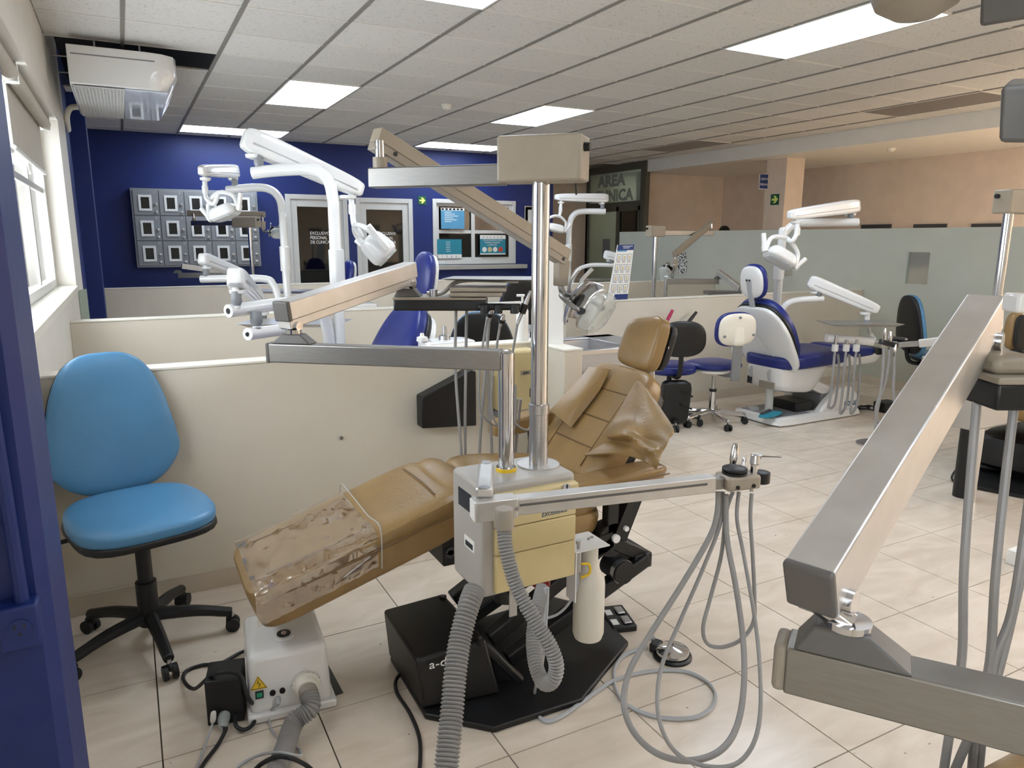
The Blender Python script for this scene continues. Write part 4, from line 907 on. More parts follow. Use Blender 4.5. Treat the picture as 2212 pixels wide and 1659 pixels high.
# ================================================================== wall items of the bay
xl,xr=1.165,1.445
tag(MB().prism([(xl,3.178,.615),(xr,3.178,.595),(xr,3.178,.865),(xr-.03,3.178,.875),(xr-.09,3.178,.845),(xl,3.178,.765)],(0,-.075,0)).build('wall_bin','black',bevel=.006),'black wedge-shaped holder fixed to the low partition','wall holder')
dp=thing('towel_dispenser','beige paper towel dispenser mounted on the low partition','dispenser',(1.66,3.14,.62))
B((1.565,3.06,.64),(1.765,3.179,.955)).build('dispenser_body','beige_panel',dp,bevel=.012); B((1.565,3.055,.62),(1.765,3.178,.66)).build('paper_slot','grey_plastic',dp,bevel=.004)
B((1.665,3.056,.835),(1.745,3.061,.855)).build('name_plate','paint_grey',dp); text('Jofel',.018,(1.675,3.055,.84),(1,0,0),(0,0,1),'ink',dp); B((1.715,3.057,.72),(1.721,3.061,.765)).build('key_slot','ink',dp)
tag(MB().cyl((.80,3.178,.60),(.80,3.168,.60),.008,10).build('wall_hook','steel'),'tiny steel hook on the low partition above the leg rest','hook')
# ================================================================== BLUE TASK CHAIR
def star_base(t,c,R,off,zc,m,mc,tall=.07,hub=.03,wheel=.026,cap='black_rubber'):
    for k in range(5):
        a=off+2*PI*k/5; d=V((math.cos(a),math.sin(a),0)); p0=c+d*.02+Z*(zc); p1=c+d*(R*.55)+Z*(zc-.012); p2=c+d*R+Z*(wheel*2+.022)
        leg=MB().tube(catmull([p0,p1,p2-d*.02+Z*.004,p2],4),[.026,.025,.024,.023,.022,.021,.020,.020,.019,.019,.018,.017,.016][:13],10).build('star_leg',m,t)
        s_=V((-d.y,d.x,0)); w_=c+d*R+Z*(wheel+.0005)
        ca=MB()
        for q in (-1,1): ca.cyl(w_+s_*q*.008,w_+s_*q*.024,wheel,18)
        co=ca.build('caster',cap,t); MB().cyl(w_+Z*.01,p2,.007,8).build('caster_stem','steel',co); MB().pillow([w_+d*x+s_*y+Z*z for z in (.004,.034) for x,y in ((-.024,-.008),(.02,-.008),(.02,.008),(-.024,.008))],3,6).build('caster_hood',cap,co)
def task_chair(label,c,face,off,seatz,lm,back_fn=None,grp=None):
    t=thing('task_chair',label,'chair',c,grp); f=V((math.cos(face),math.sin(face),0)); s_=V((-f.y,f.x,0))
    star_base(t,c,.285,off,.115,'black','black')
    MB().lathe([(.036,.08),(.036,.25),(.026,.252),(.026,.40)],c,Z,20).build('gas_column','black',t)
    S=lambda x,y,z:c+f*x+s_*y+Z*z
    def se(x,y,z):
        if z>0: z*=1-.15*max(0,1-x*x)*max(0,1-y*y)
        k=1-.10*max(0,-x); return x,y*k,z
    MB().pillow([S(-.21,-.24,seatz-.06),S(.25,-.23,seatz-.08),S(.25,.23,seatz-.08),S(-.21,.24,seatz-.06),S(-.21,-.24,seatz+.02),S(.25,-.23,seatz),S(.25,.23,seatz),S(-.21,.24,seatz+.02)],3.4,14,se).build('seat',lm,t)
    MB().pillow([S(-.20,-.235,seatz-.085),S(.25,-.225,seatz-.095),S(.25,.225,seatz-.095),S(-.20,.235,seatz-.085),S(-.2,-.235,seatz-.035),S(.25,-.225,seatz-.045),S(.25,.225,seatz-.045),S(-.2,.235,seatz-.035)],4,10).build('seat_pan','black',t)
    MB().cbox(c+Z*(seatz-.10),(.16,.16,.04)).build('mechanism','black',t,bevel=.005)
    MB().bar(S(-.05,-.05,seatz-.09),S(-.02,-.27,seatz-.085),.012,.012).build('lever','black',t); MB().ball(S(-.02,-.28,seatz-.085),(.03,.02,.012)).build('lever_knob','black',t)
    MB().tube(catmull([S(-.05,0,seatz-.09),S(-.23,0,seatz-.09),S(-.29,0,seatz),S(-.29,0,seatz+.25)],5),.018,8).build('back_stem','black',t)
    # backrest : wider low, narrower top
    def bw(x,y,z):
        k=1.03-.23*max(0,z+.45)-.30*max(0,-.55-z); 
        if x>0: x*=1-.35*max(0,1-(y/.8)**2)*max(0,1-z*z)
        return x,y*k,z
    MB().pillow([S(-.275,-.235,seatz-.02),S(-.205,-.235,seatz-.02),S(-.205,.235,seatz-.02),S(-.275,.235,seatz-.02),S(-.33,-.235,seatz+.515),S(-.265,-.235,seatz+.515),S(-.265,.235,seatz+.515),S(-.33,.235,seatz+.515)],3.2,16,bw).build('backrest',lm,t)
    MB().pillow([S(-.295,-.225,seatz+.015),S(-.245,-.24,seatz-.02),S(-.245,.24,seatz-.02),S(-.295,.225,seatz+.015),S(-.35,-.225,seatz+.505),S(-.30,-.24,seatz+.515),S(-.30,.24,seatz+.515),S(-.35,.225,seatz+.505)],3.2,12,lambda x,y,z:(x,y*(1.03-.23*max(0,z+.45)-.30*max(0,-.55-z)),z)).build('back_cover','black',t)
    return t
task_chair('sky blue vinyl task chair on black casters beside the navy pillar',V((-.036,2.815,0)),math.atan2(-.97,.24),math.radians(-8),.55,'sky_leather')
# AC unit
ac=thing('air_conditioner','white ceiling air conditioner hanging below the tiles near the window','air conditioner',(.1,6.4,2.48))
zb0,zt0=2.475,2.715; ya,yb=5.75,7.15
prof=[(-.212,ya),(.25,ya),(.35,ya+.02),(.42,ya+.07),(.44,ya+.14),(.44,yb-.14),(.42,yb-.07),(.35,yb-.02),(.25,yb),(-.212,yb)]
lowp=[(x if x<0 else x*.86,y) for x,y in prof]; n=len(prof); m=MB(); vs=[(x,y,zb0) for x,y in lowp]+[(x,y,zb0+.10) for x,y in prof]+[(x,y,zt0) for x,y in prof]
fs=[tuple(range(n))[::-1],tuple(range(2*n,3*n))]+[(i+k*n,(i+1)%n+k*n,(i+1)%n+(k+1)*n,i+(k+1)*n) for i in range(n) for k in (0,1)]
m.add(vs,fs).build('casing','white_shell',ac,bevel=.006)
B((-.19,ya+.03,zb0-.006),(.10,yb-.03,zb0-.001)).build('grille_backing','ink',ac)
m=MB()
for k in range(15): 
    x=-.19+.29*k/14; m.box((x-.0038,ya+.03,zb0-.013),(x+.0038,yb-.03,zb0-.006))
for k in range(50):
    y=ya+.03+(yb-ya-.06)*k/49; m.box((-.19,y-.005,zb0-.012),(.10,y+.005,zb0-.006))
g_=m.build('grille','white_frame',ac); g_['kind']='stuff'
mat('ac_panel',(196,200,212),.06,coat=.8)
B((.105,ya+.03,zb0-.010),(.37,yb-.03,zb0-.001)).build('glossy_panel','ac_panel',ac,bevel=.004)
B((-.19,ya-.001,zt0-.06),(.30,ya+.002,zt0-.052)).build('shadow_line','grey_plastic',ac)
for x in (-.05,.22): MB().cyl((x,5.9,zt0-.005),(x,5.9,ZC+.25),.006,8).build('hanger_rod','steel',ac)
tag(MB().curve([(-.2,6.9,2.50),(-.27,7.0,2.50),(-.31,7.2,2.46),(-.32,7.4,2.38)],.022,10).build('drain_pipe','cream_top'),'white drain pipe curving from the air conditioner to the wall','pipe')
# ================================================================== WHITE DENTAL UNITS
def shell_arm(t,A_,B_,w=.10,h=.118,over=.085,name='shell_arm'):
    d,s_,u=frame(B_-A_); a=A_-d*over; b=B_+d*over
    c8=[a-s_*w*.55-u*h*.5,b-s_*w*.38-u*h*.36,b+s_*w*.38-u*h*.36,a+s_*w*.55-u*h*.5,a-s_*w*.45+u*h*.5,b-s_*w*.3+u*h*.34,b+s_*w*.3+u*h*.34,a+s_*w*.45+u*h*.5]
    o=MB().pillow(c8,6,12).build(name,'white_shell',t)
    for q in (-1,1):
        MB().bar(a+d*.05-u*h*.12+s_*q*w*.5,b-d*.05-u*h*.10+s_*q*w*.37,.004,.005).build('groove','hose_light',o)
    for p in (A_,B_): MB().lathe([(w*.42,-.012),(w*.40,-.03),(.02,-.04)],p-u*h*.36,Z,16).build('joint_boss','white_shell',o)
    return o
def joint(t,p0,p1,r=.022):
    MB().cyl(p0,p1,r*.85,16).build('joint_pin','white_shell',t); MB().lathe([(r*1.05,.085),(r*1.2,.055),(r*1.25,.03),(r*.6,.0)],p0,Z,16).build('joint_collar','grey_plastic',t)
def white_head(t,H,sz,f,s_,bl=.16):
    f=f.normalized(); s_=(s_-f*s_.dot(f)).normalized(); u=s_.cross(f)
    c8=[H+s_*sz*x*.40+u*sz*y*.27+f*sz*z for z,k in ((-bl,.82),(bl,1)) for x,y in ((-k,-k),(k,-k),(k,k),(-k,k))]
    MB().pillow(c8,4,12).build('lamp_body','white_shell',t)
    MB().pillow([H+s_*sz*x*.33+u*sz*y*.20+f*sz*z for z in (bl-.04,bl+.025) for x,y in ((-1,-1),(1,-1),(1,1),(-1,1))],4,6).build('lamp_lens','lamp_glass',t)
    MB().curve([H+s_*sz*.42,H+s_*sz*.38-f*sz*(bl+.14),H-f*sz*(bl+.32),H-s_*sz*.38-f*sz*(bl+.14),H-s_*sz*.42],sz*.055,8).build('lamp_yoke','white_shell',t)
    for q in (-1,1): MB().tube(catmull([H+s_*q*sz*.42+f*sz*bl*.5,H+s_*q*sz*.50-f*sz*bl*.3,H+s_*q*sz*.62-f*sz*(bl+.12)],4),[sz*.075]*4+[sz*.055]*5,8).build('lamp_handle','white_plastic',t)
def white_light(label,base,path,j,A_,B_,drop,H,sz,f,s_,r=.03,h=.118,bl=.16):
    base=V(base); t=thing('dental_light',label,'dental light',base,'white pole lights')
    P_=catmull([base]+path,7); MB().tube(P_,r,16).build('pole_tube','white_shell',t)
    MB().lathe([(r*1.28,0),(r*1.28,.20),(r*1.02,.205)],base+Z*(path[0].z-base.z-.25),Z,18).build('pole_collar','white_shell',t)
    e=path[-1]; dd=(path[-1]-path[-2]).normalized(); MB().cyl(e-dd*.004,e+dd*.002,r*.45,12).build('end_plug','black',t)
    joint(t,j,V((j.x,j.y,A_.z-.02))); shell_arm(t,A_,B_,h*.85,h)
    MB().tube(catmull([B_-Z*.02]+drop+[H-f.normalized()*sz*(bl+.30)],5),.019,12).build('drop_tube','white_shell',t)
    MB().cyl(drop[0]-Z*.03,drop[0]+Z*.03,.024,14).build('drop_collar','white_shell',t)
    white_head(t,H,sz,f,s_,bl); return t
# -------- chair prototype (x towards the head)
def white_chair(label,loc,rot,grp,first=[None]):
    if first[0] is None:
        t=thing('dental_chair',label,'dental chair',(0,0,0),grp)
        m=MB().pillow([(-.58,-.27,.001),(.46,-.27,.001),(.46,.27,.001),(-.58,.27,.001),(-.56,-.25,.07),(.44,-.25,.07),(.44,.25,.07),(-.56,.25,.07)],12,8); m.build('base_plate','white_plastic',t)
        B((.02,-.2,.06),(.40,.2,.072)).build('floor_mat','grey_plastic',t,bevel=.004)
        m=MB()
        for y in (-.23,.15): MB().prism([(-.56,y,.05),(-.05,y,.05),(-.16,y,.16),(-.30,y,.25),(-.44,y,.26),(-.54,y,.18)],(0,.08,0)).build('motor_housing','white_plastic',t,bevel=.02,seg=3)
        B((-.52,-.15,.05),(-.16,.15,.20)).build('motor','grey_plastic',t,bevel=.01); B((-.1,-.14,.05),(.12,.14,.15)).build('motor_cover','black',t,bevel=.01)
        for q in (-1,1): MB().bar((-.35,q*.12,.18),(.1,q*.12,.36),.04,.09).build('lift_arm','white_plastic',t,bevel=.01)
        MB().pillow([(-.02,-.2,.22),(.38,-.2,.27),(.38,.2,.27),(-.02,.2,.22),(-.22,-.22,.5),(.40,-.22,.5),(.40,.22,.5),(-.22,.22,.5)],6,10).build('seat_base','white_plastic',t)
        MB().pillow([(-.85,-.19,.42),(-.2,-.23,.42),(-.2,.23,.42),(-.85,.19,.42),(-.9,-.21,.53),(-.2,-.24,.54),(-.2,.24,.54),(-.9,.21,.53)],6,10).build('leg_shell','white_plastic',t)
        MB().pillow([(-.42,-.25,.46),(.40,-.26,.44),(.40,.26,.44),(-.42,.25,.46),(-.42,-.25,.60),(.40,-.26,.575),(.40,.26,.575),(-.42,.25,.60)],5,14,lambda x,y,z:(x,y,z*(1-.12*max(0,1-(y/.8)**2)) if z>0 else z)).build('seat','blue_leather',t)
        MB().pillow([(-.76,-.22,.50),(-.38,-.25,.49),(-.38,.25,.49),(-.76,.22,.50),(-.76,-.22,.575),(-.38,-.25,.60),(-.38,.25,.60),(-.76,.22,.575)],5,12).build('leg_rest','blue_leather',t)
        MB().pillow([(-.88,-.20,.49),(-.72,-.22,.49),(-.72,.22,.49),(-.88,.2,.49),(-.88,-.20,.555),(-.72,-.22,.58),(-.72,.22,.58),(-.88,.20,.555)],5,10).build('foot_pad','black',t)
        H0,T0=V((.22,0,.52)),V((.50,0,1.02)); d=(T0-H0).normalized(); n=V((-d.z,0,d.x))
        def P(u,y,o): return H0+d*u+V((0,y,0))+n*o
        L_=(T0-H0).length
        def sh(x,y,z):
            k=1-.32*max(0,x)**2-.06*max(0,-x); return x,y*k,z
        MB().pillow([P(0,-.28,-.05),P(L_,-.28,-.05),P(L_,.28,-.05),P(0,.28,-.05),P(0,-.27,.05),P(L_,-.27,.05),P(L_,.27,.05),P(0,.27,.05)],4,16,sh).build('backrest','blue_leather',t)
        MB().pillow([P(.0,-.295,-.065),P(L_*.97,-.295,-.065),P(L_*.97,.295,-.065),P(0,.295,-.065),P(0,-.29,-.02),P(L_*.97,-.29,-.02),P(L_*.97,.29,-.02),P(0,.29,-.02)],4.5,14,sh).build('back_edge','black',t)
        o=MB().pillow([P(-.06,-.30,-.11),P(L_*.95,-.29,-.10),P(L_*.95,.29,-.10),P(-.06,.30,-.11),P(-.06,-.30,-.05),P(L_*.95,-.29,-.05),P(L_*.95,.29,-.05),P(-.06,.30,-.05)],5,14,lambda x,y,z:(x,y*(1-.30*max(0,x)**2),z)).build('back_shell','white_shell',t)
        MB().curve([P(L_*.88,-.06,-.108),P(L_*.5,-.02,-.118),P(L_*.1,.12,-.112)],.004,6).build('shell_ridge','white_plastic',o)
        MB().cyl(P(L_*.72,-.22,-.09),P(L_*.72,-.27,-.10),.022,14).build('knob','white_plastic',o)
        for y in (-.12,.08): MB().curve([P(.02,y,-.10),P(.0,y,-.15)+V((.02,0,0)),V((.40,y,.42)),V((.385,y,.36))],.016,8).build('cable_sleeve','hose_light',t)
        # headrest
        hc=P(L_+.15,0,.02); hd=(d*.93+n*.36).normalized(); hn=V((-hd.z,0,hd.x)); 
        Q=lambda u,y,o: hc+hd*u+V((0,y,0))+hn*o
        MB().pillow([Q(-.14,-.13,-.03),Q(.14,-.13,-.03),Q(.14,.13,-.03),Q(-.14,.13,-.03),Q(-.14,-.13,.045),Q(.14,-.13,.045),Q(.14,.13,.045),Q(-.14,.13,.045)],2.6,12).build('headrest','blue_leather',t)
        hs=MB().pillow([Q(-.125,-.115,-.05),Q(.125,-.115,-.05),Q(.125,.115,-.05),Q(-.125,.115,-.05),Q(-.13,-.12,0),Q(.13,-.12,0),Q(.13,.12,0),Q(-.13,.12,0)],2.6,10).build('headrest_shell','white_shell',t)
        MB().bar(P(L_*.85,0,-.09),Q(.02,0,-.055),.05,.012,up=V((0,0,1))).build('headrest_post','hose_light',t)
        for q in (-1,1): MB().cyl(Q(.02,q*.015,-.06),Q(.02,q*.015,-.066),.009,10).build('screw','dark_grey',hs)
        # rear armrest shell and label
        MB().pillow([(.20,-.36,.50),(.42,-.36,.50),(.42,-.26,.50),(.20,-.26,.50),(.24,-.36,.70),(.40,-.36,.74),(.40,-.26,.74),(.24,-.26,.70)],5,8).build('armrest','white_plastic',t)
        B((.386,-.03,.285),(.39,.13,.345)).build('type_plate','paint_grey',t); B((.387,-.16,.30),(.391,-.11,.36)).build('pictogram','ink',t)
        for y in (-.10,.06): MB().cyl((.36,y,.07),(.36,y,.092),.045,20).build('foot_button','hose_light',t)
        text('INOVAX',.06,(-.36,.2312,.09),(-1,0,0),(0,0,1),'ink_blue',t,maxw=.15,bold=.002)
        first[0]=t; o=t
    else: o=copy_tree(first[0])
    o['label']=label; o.location=V(loc); o.rotation_euler=(0,0,rot); return o
white_chair('navy and white dental chair seen from behind, next to the chrome-based stool',(4.98,4.25,0),PI,'navy and white dental chairs')
E0=QY(926,606,3.75); ec=white_chair('navy and white dental chair reclined behind the first low partition',(E0.x-.58,3.75,0),0,'navy and white dental chairs')
for ch_ in ec.children:
    if ch_.name.split('.')[0] not in ('base_plate','floor_mat','motor_housing','motor','motor_cover','lift_arm','foot_button','lettering'): ch_.location.z+=.12
F0_=QY(768,580,6.6); white_chair('navy and white dental chair behind the second low partition, near the staff doors',(F0_.x-.62,6.6,0),0,'navy and white dental chairs')
# ---- C light and delivery
dC=5.95
def Qs(d,*pts): return [QD(x,y,d) for x,y in pts]
bC=QD(1676,668,dC); 
white_light('white pole light hanging over the navy chair by the green partition',(bC.x,bC.y,0),Qs(dC,(1688,535),(1694,506),(1718,484),(1760,481),(1853,480)),QD(1837,476,dC),QD(1838,446,dC),QD(1720,462,dC-.28),Qs(dC-.28,(1722,500),(1712,520)),QD(1686,555,dC-.28),.34,(-RH*.35-Z*.75-FH*.3),(RH*.95+FH*.3),r=.034)
def white_delivery(label,base,path,j,A_,B_,tray_c,tw,td,r=.026):
    t=thing('delivery_unit',label,'delivery unit',base,'white delivery units'); MB().tube(catmull([V(base)]+path,7),r,14).build('arm_tube','white_shell',t)
    e=path[-1]; dd=(path[-1]-path[-2]).normalized(); MB().cyl(e-dd*.004,e+dd*.002,r*.45,12).build('end_plug','black',t)
    joint(t,j,V((j.x,j.y,A_.z-.02))); shell_arm(t,A_,B_)
    MB().cyl(B_-Z*.03,V((B_.x,B_.y,tray_c.z+.03)),.02,14).build('drop_tube','white_shell',t); MB().cyl(V((B_.x,B_.y,tray_c.z)),V((B_.x,B_.y,tray_c.z+.04)),.025,14).build('drop_collar','grey_plastic',t)
    c=tray_c; q=[]
    for z,k in ((0,.80),(.022,1)):
        q+= [c+RH*tw*x*k+FH*td*y*k+Z*z for x,y in ((-.5,-.5),(.5,-.5),(.5,.5),(-.5,.5))]
    MB().hexa(q).build('tray','steel',t,bevel=.003); return t
dc=5.8
white_delivery('white delivery arm holding a steel tray over the navy chair seat',QD(1686,680,dc),Qs(dc,(1690,668),(1704,654),(1730,648),(1778,645)),QD(1768,644,dc),QD(1768,615,dc),QD(1876,660,dc-.05),QD(1855,702,dc-.05),.58,.30)
# white handpiece rail
hrl=thing('handpiece_rail','white round handpiece rail with hooked steel suction tips','handpiece rail',QD(1835,736,dc)); 
MB().cyl(QD(1785,730,dc),QD(1885,738,dc),.034,16).build('rail','white_plastic',hrl); MB().cyl(QD(1885,738,dc),QD(1910,740,dc),.009,8).build('rail_pin','steel',hrl)
MB().curve([QD(1885,738,dc),QD(1890,735,dc+.1),QD(1880,720,dc+.2),QD(1876,706,dc-.03)],.015,8).build('rail_support','white_plastic',hrl)
for k,x in enumerate((1804,1828,1850)):
    p=QD(x,750,dc-.03); MB().lathe([(.02,-.035),(.026,-.03),(.026,.02),(.02,.025)],p,Z,14).build('hook_cup','white_plastic',hrl)
    h=thing('suction_tip',['steel suction tip with domed cap on the white rail, beside the tray','middle steel suction tip on the white rail','steel suction tip on the white rail, beside the black clamp'][k],'handpiece',p,'tips on the white rail')
    MB().tube([p-Z*.06,p+Z*.0,p+Z*.06,p+Z*(.10 if k==0 else .03)],[.010,.013,.012,.008],10).build('handle','steel',h)
    x2={0:(1790,880),1:(1815,905),2:(1838,905)}[k]
    MB().curve([p-Z*.06,QD(x-4,800,dc-.03),QD((x+x2[0])/2-2,850,dc),QD(x2[0],min(x2[1],893),dc),QD(x2[0]+14,870,dc+.05),QD(x+8,800,dc+.06),QD(x+6,765,dc+.04)],.010,8).build('hose','hose_grey',h)
# ---- E light and delivery (behind first partition)
dE=4.15
bE=QD(736,760,dE)
white_light('white pole light rising behind the first low partition, head tilted to the doors',(bE.x,bE.y,0),Qs(dE,(724,520),(719,430),(706,385),(672,367),(600,368),(545,374)),QD(560,366,dE),QD(556,310,dE),QD(757,400,dE+.35),Qs(dE+.35,(761,452),(766,488),(780,508)),QD(815,535,dE+.35),.30,(RH*.55-Z*.55+FH*.1),(RH*.3+Z*.3-FH*.85),r=.034,h=.15,bl=.30)
dE2=4.0
white_delivery('white delivery arm with oval end plug behind the first low partition',QD(715,770,dE2+.2),[QD(706,705,dE2+.15),QD(688,668,dE2+.1),QD(628,655,dE2),QD(493,672,dE2-.35)],QD(512,665,dE2-.33),QD(512,602,dE2-.33),QD(566,655,dE2+.6),QD(640,702,dE2+.4),.62,.30,r=.034)
rl=thing('handpiece_rail','short white handpiece rail below the tray behind the first partition','handpiece rail',QD(560,720,3.75)); MB().cyl(QD(535,722,3.7),QD(610,712,3.95),.032,16).build('rail','white_plastic',rl); MB().cyl(QD(534.5,722.5,3.698),QD(536,722,3.705),.012,10).build('end_plug','black',rl); joint(rl,QD(555,708,3.75),QD(555,684,3.75),.026); MB().cyl(QD(610,712,3.95),QD(640,706,4.4),.014,8).build('rail_support','white_plastic',rl)
# ---- F light and delivery (behind second partition)
dF=6.2
bF=QD(624,690,dF)
white_light('white pole light in front of the lockers behind the second low partition',(bF.x,bF.y,0),Qs(dF,(614,520),(610,460),(604,430),(586,411),(555,405),(490,411)),QD(508,408,dF),QD(502,370,dF),QD(442,368,dF-.6),Qs(dF-.5,(443,410),(447,430),(462,440)),QD(484,458,dF-.5),.32,(RH*.25-Z*.9-FH*.1),(RH*.95-FH*.3),r=.034)
white_delivery('white delivery arm in front of the navy wall behind the second partition',QD(604,670,dF),[QD(600,640,dF),QD(590,615,dF),QD(565,602,dF),QD(434,603,dF)],QD(446,602,dF),QD(446,562,dF),QD(520,590,dF+.6),QD(600,632,dF+.3),.6,.3,r=.032)
# ---- H light (middle, far)
dH=9.0; bH=QD(1226,640,dH)
white_light('white pole light near the glazed entrance, arm level',(bH.x,bH.y,0),Qs(dH,(1229,520),(1231,485),(1238,466),(1256,457),(1308,457)),QD(1301,456,dH),QD(1300,428,dH),QD(1212,426,dH-.2),Qs(dH-.2,(1211,452),(1209,465)),QD(1200,492,dH-.2),.30,(-RH*.2-Z*.95),(RH*.9+FH*.3),r=.036)
white_delivery('white delivery arm near the glazed entrance, tray beside the info banner',QD(1233,640,9.1),Qs(9.1,(1236,610),(1246,585),(1275,573),(1325,573)),QD(1318,572,9.1),QD(1318,552,9.1),QD(1345,558,9.1),QD(1290,605,9.1),.5,.3)
# ================================================================== METAL UNITS elsewhere
def metal_arms(label,base,z1,e1,a2,b2,tray=None):
    t=thing('delivery_unit',label,'delivery unit',base,'metal delivery units'); b=V(base)
    MB().cyl(b,V((b.x,b.y,z1+.03)),.024,18).build('post','chrome',t)
    MB().bar(V((b.x,b.y,z1)),V(e1),.05,.058).build('arm','alu',t,bevel=.003); a2,b2=V(a2),V(b2)
    MB().bar(a2,b2,.055,.06).build('flex_arm','alu_light',t,bevel=.003); MB().hexa([V(e1)+V(p) for p in ((-.05,-.03,.029),(.05,-.03,.029),(.05,.03,.029),(-.05,.03,.029),(-.025,-.02,.06),(.025,-.02,.06),(.025,.02,.06),(-.025,.02,.06))]).build('pivot_mount','paint_dgrey',t)
    if tray is not None:
        c=V(tray); MB().cyl(b2,V((b2.x,b2.y,c.z)),.014,10).build('drop_pin','chrome',t); MB().hexa([c+RH*x*.17+FH*y*.12+Z*z for z in (-.03,.005) for x,y in ((-1,-1),(1,-1),(1,1),(-1,1))]).build('tray','paint_dgrey',t,bevel=.004)
    return t
dG=8.75
fG=QD(549,640,dG); zG=QD(549,492,dG).z
metal_light('steel pole light with putty box in front of the lockers',(fG.x,fG.y,0),zG,QD(415,482,dG),QD(405,458,dG),QD(572,461,dG),QD(598,504,dG),.15,(RH*.6-Z*.3-FH*.5),(FH*.7+RH*.3),(.20,.12),sleeve=False)
eG=QD(385,595,dG-.2); metal_arms('steel delivery arm below the lockers behind the third partition',(QD(520,660,dG).x,QD(520,660,dG).y,0),eG.z,eG,QD(392,575,dG-.2),QD(488,588,dG+.1),QD(500,618,dG+.1))
# I : far right behind partition 5
dI=8.2; fI=QD(1411,640,dI); zI=QD(1411,512,dI).z
metal_light('steel pole light with putty box in front of the green partition',(fI.x,fI.y,0),zI,QD(1540,504,dI+.3),QD(1537,480,dI+.3),QD(1456,548,dI-.2),QD(1438,590,dI-.2),.16,(-RH*.5-Z*.5-FH*.5),(FH*.6+RH*.5),(.10,.10),sleeve=False)
eI=QD(1552,608,dI-.2); metal_arms('grey delivery arm above the low partition beside the green wall',(QD(1436,660,dI-.2).x,QD(1436,660,dI-.2).y,0),eI.z,eI,QD(1552,588,dI-.2),QD(1600,624,dI-.5),QD(1560,630,dI-.5))
# D : right unit
dD=4.0; fD=QD(2147,700,dD); zD=QD(2150,463,dD).z
metal_light('steel pole light with putty box standing right of the navy chair',(fD.x,fD.y,0),zD,QD(2300,455,dD),QD(2310,425,dD),QD(2480,560,dD),QD(2520,640,dD),.15,(RH*.6-Z*.5),(FH*.8),(.25,.06),sleeve=False)
eD=QD(2030,742,dD+.25)
sbD=thing('suction_bar','aluminium suction bar with black clamp reaching toward the white rail','suction arm',(fD.x,fD.y,.9)); 
MB().bar(QD(2150,722,dD),QD(1985,742,dD+.2),.045,.045).build('bar','alu_light',sbD,bevel=.003); MB().bar(QD(1985,742,dD+.2),QD(1940,745,dD+.25),.03,.03).build('slide_rail','alu',sbD,bevel=.002)
kD=dD+.27
MB().bar(QD(1935,746,kD),QD(1903,738,kD),.07,.03).build('holder_block','black',sbD,bevel=.006); MB().lathe([(.05,0),(.055,.008),(.05,.016),(0,.018)],QD(1938,735,kD+.03),Z,20).build('cap_disc','black',sbD)
for k,(x,y) in enumerate(((1910,716),(1922,720),(1933,735))):
    p=QD(x,y+20,kD-.02); h=thing('suction_handpiece',['tall chrome suction handpiece in the black clamp, beside the white rail','short chrome handpiece in the middle of the black clamp','thin chrome syringe in the black clamp, beside the round cap'][k],'handpiece',p,'instruments in the black clamp')
    MB().tube([p-Z*.04,p+Z*.03,p+Z*(.075,.065,.04)[k]],[.009,.012,.007],10).build('handle','chrome',h)
    pts=[[(1908,790),(1902,850),(1893,900),(1890,940)],[(1919,790),(1908,840),(1892,885),(1905,935)],[(1932,790),(1930,850),(1938,885),(1945,860)]][k]
    MB().curve([p-Z*.04]+[QD(a,b,kD-.02) for a,b in pts],.008,8).build('hose','hose_grey',h)
cbD=thing('delivery_cabinet','putty delivery cabinet with posts mostly hidden behind the near flex arm','dental cabinet',(fD.x,fD.y,0))
B((fD.x-.15,fD.y-.05,.45),(fD.x+.25,fD.y+.2,.82)).build('cabinet_body','cabinet_grey',cbD,bevel=.012); MB().cyl((fD.x+.05,fD.y+.08,.0),(fD.x+.05,fD.y+.08,.46),.05,16).build('pedestal','black',cbD)
bpl=[QZ(x,y,.02) for x,y in ((2062,1042),(2090,998),(2150,985),(2330,990),(2420,1080),(2260,1080))]
chD=thing('dental_chair','tan dental chair on a black base plate at the end of the aisle','dental chair',QZ(2200,1040,0))
MB().prism([V((p.x,p.y,.001)) for p in bpl],(0,0,.02)).build('base_plate','black',chD,bevel=.004)
cD=QZ(2230,1030,.0)
MB().pillow([cD+V(p) for p in ((-.3,-.25,.05),(.5,-.25,.05),(.5,.3,.05),(-.3,.3,.05),(-.25,-.22,.3),(.4,-.22,.3),(.4,.25,.3),(-.25,.25,.3))],6,8).build('pump_cover','black',chD)
MB().pillow([cD+V(p) for p in ((-.35,-.2,.4),(.5,-.2,.4),(.5,.3,.4),(-.35,.3,.4),(-.35,-.2,.52),(.5,-.2,.52),(.5,.3,.52),(-.35,.3,.52))],5,8).build('seat','tan_leather',chD)
MB().cyl(cD+Z*.2,cD+Z*.42,.08,16).build('lift_column','black',chD)
hb_=QD(2192,715,5.0); MB().pillow([hb_+RH*x+FH*y+Z*z for z in (-.13,.13) for x,y in ((-.06,-.05),(.06,-.05),(.06,.05),(-.06,.05))],3,8).build('headrest','tan_leather',chD); MB().bar(hb_-Z*.1,cD+V((.35,0,.45)),.05,.05).build('headrest_post','black',chD)
MB().pillow([hb_+RH*x-FH*.06+FH*y+Z*z for z in (-.12,.12) for x,y in ((-.055,-.03),(.055,-.03),(.055,.0),(-.055,.0))],4,6).build('headrest_shell','black',chD)
tag(MB().curve([QZ(2120,1035,.02),QZ(2080,1050,.007),QZ(2056,1032,.007),QZ(2075,1008,.007),QZ(2110,1010,.026),QZ(2160,1015,.026)],.006,8).build('floor_cable','black_rubber'),'black cable looping onto the far black base plate','cable')
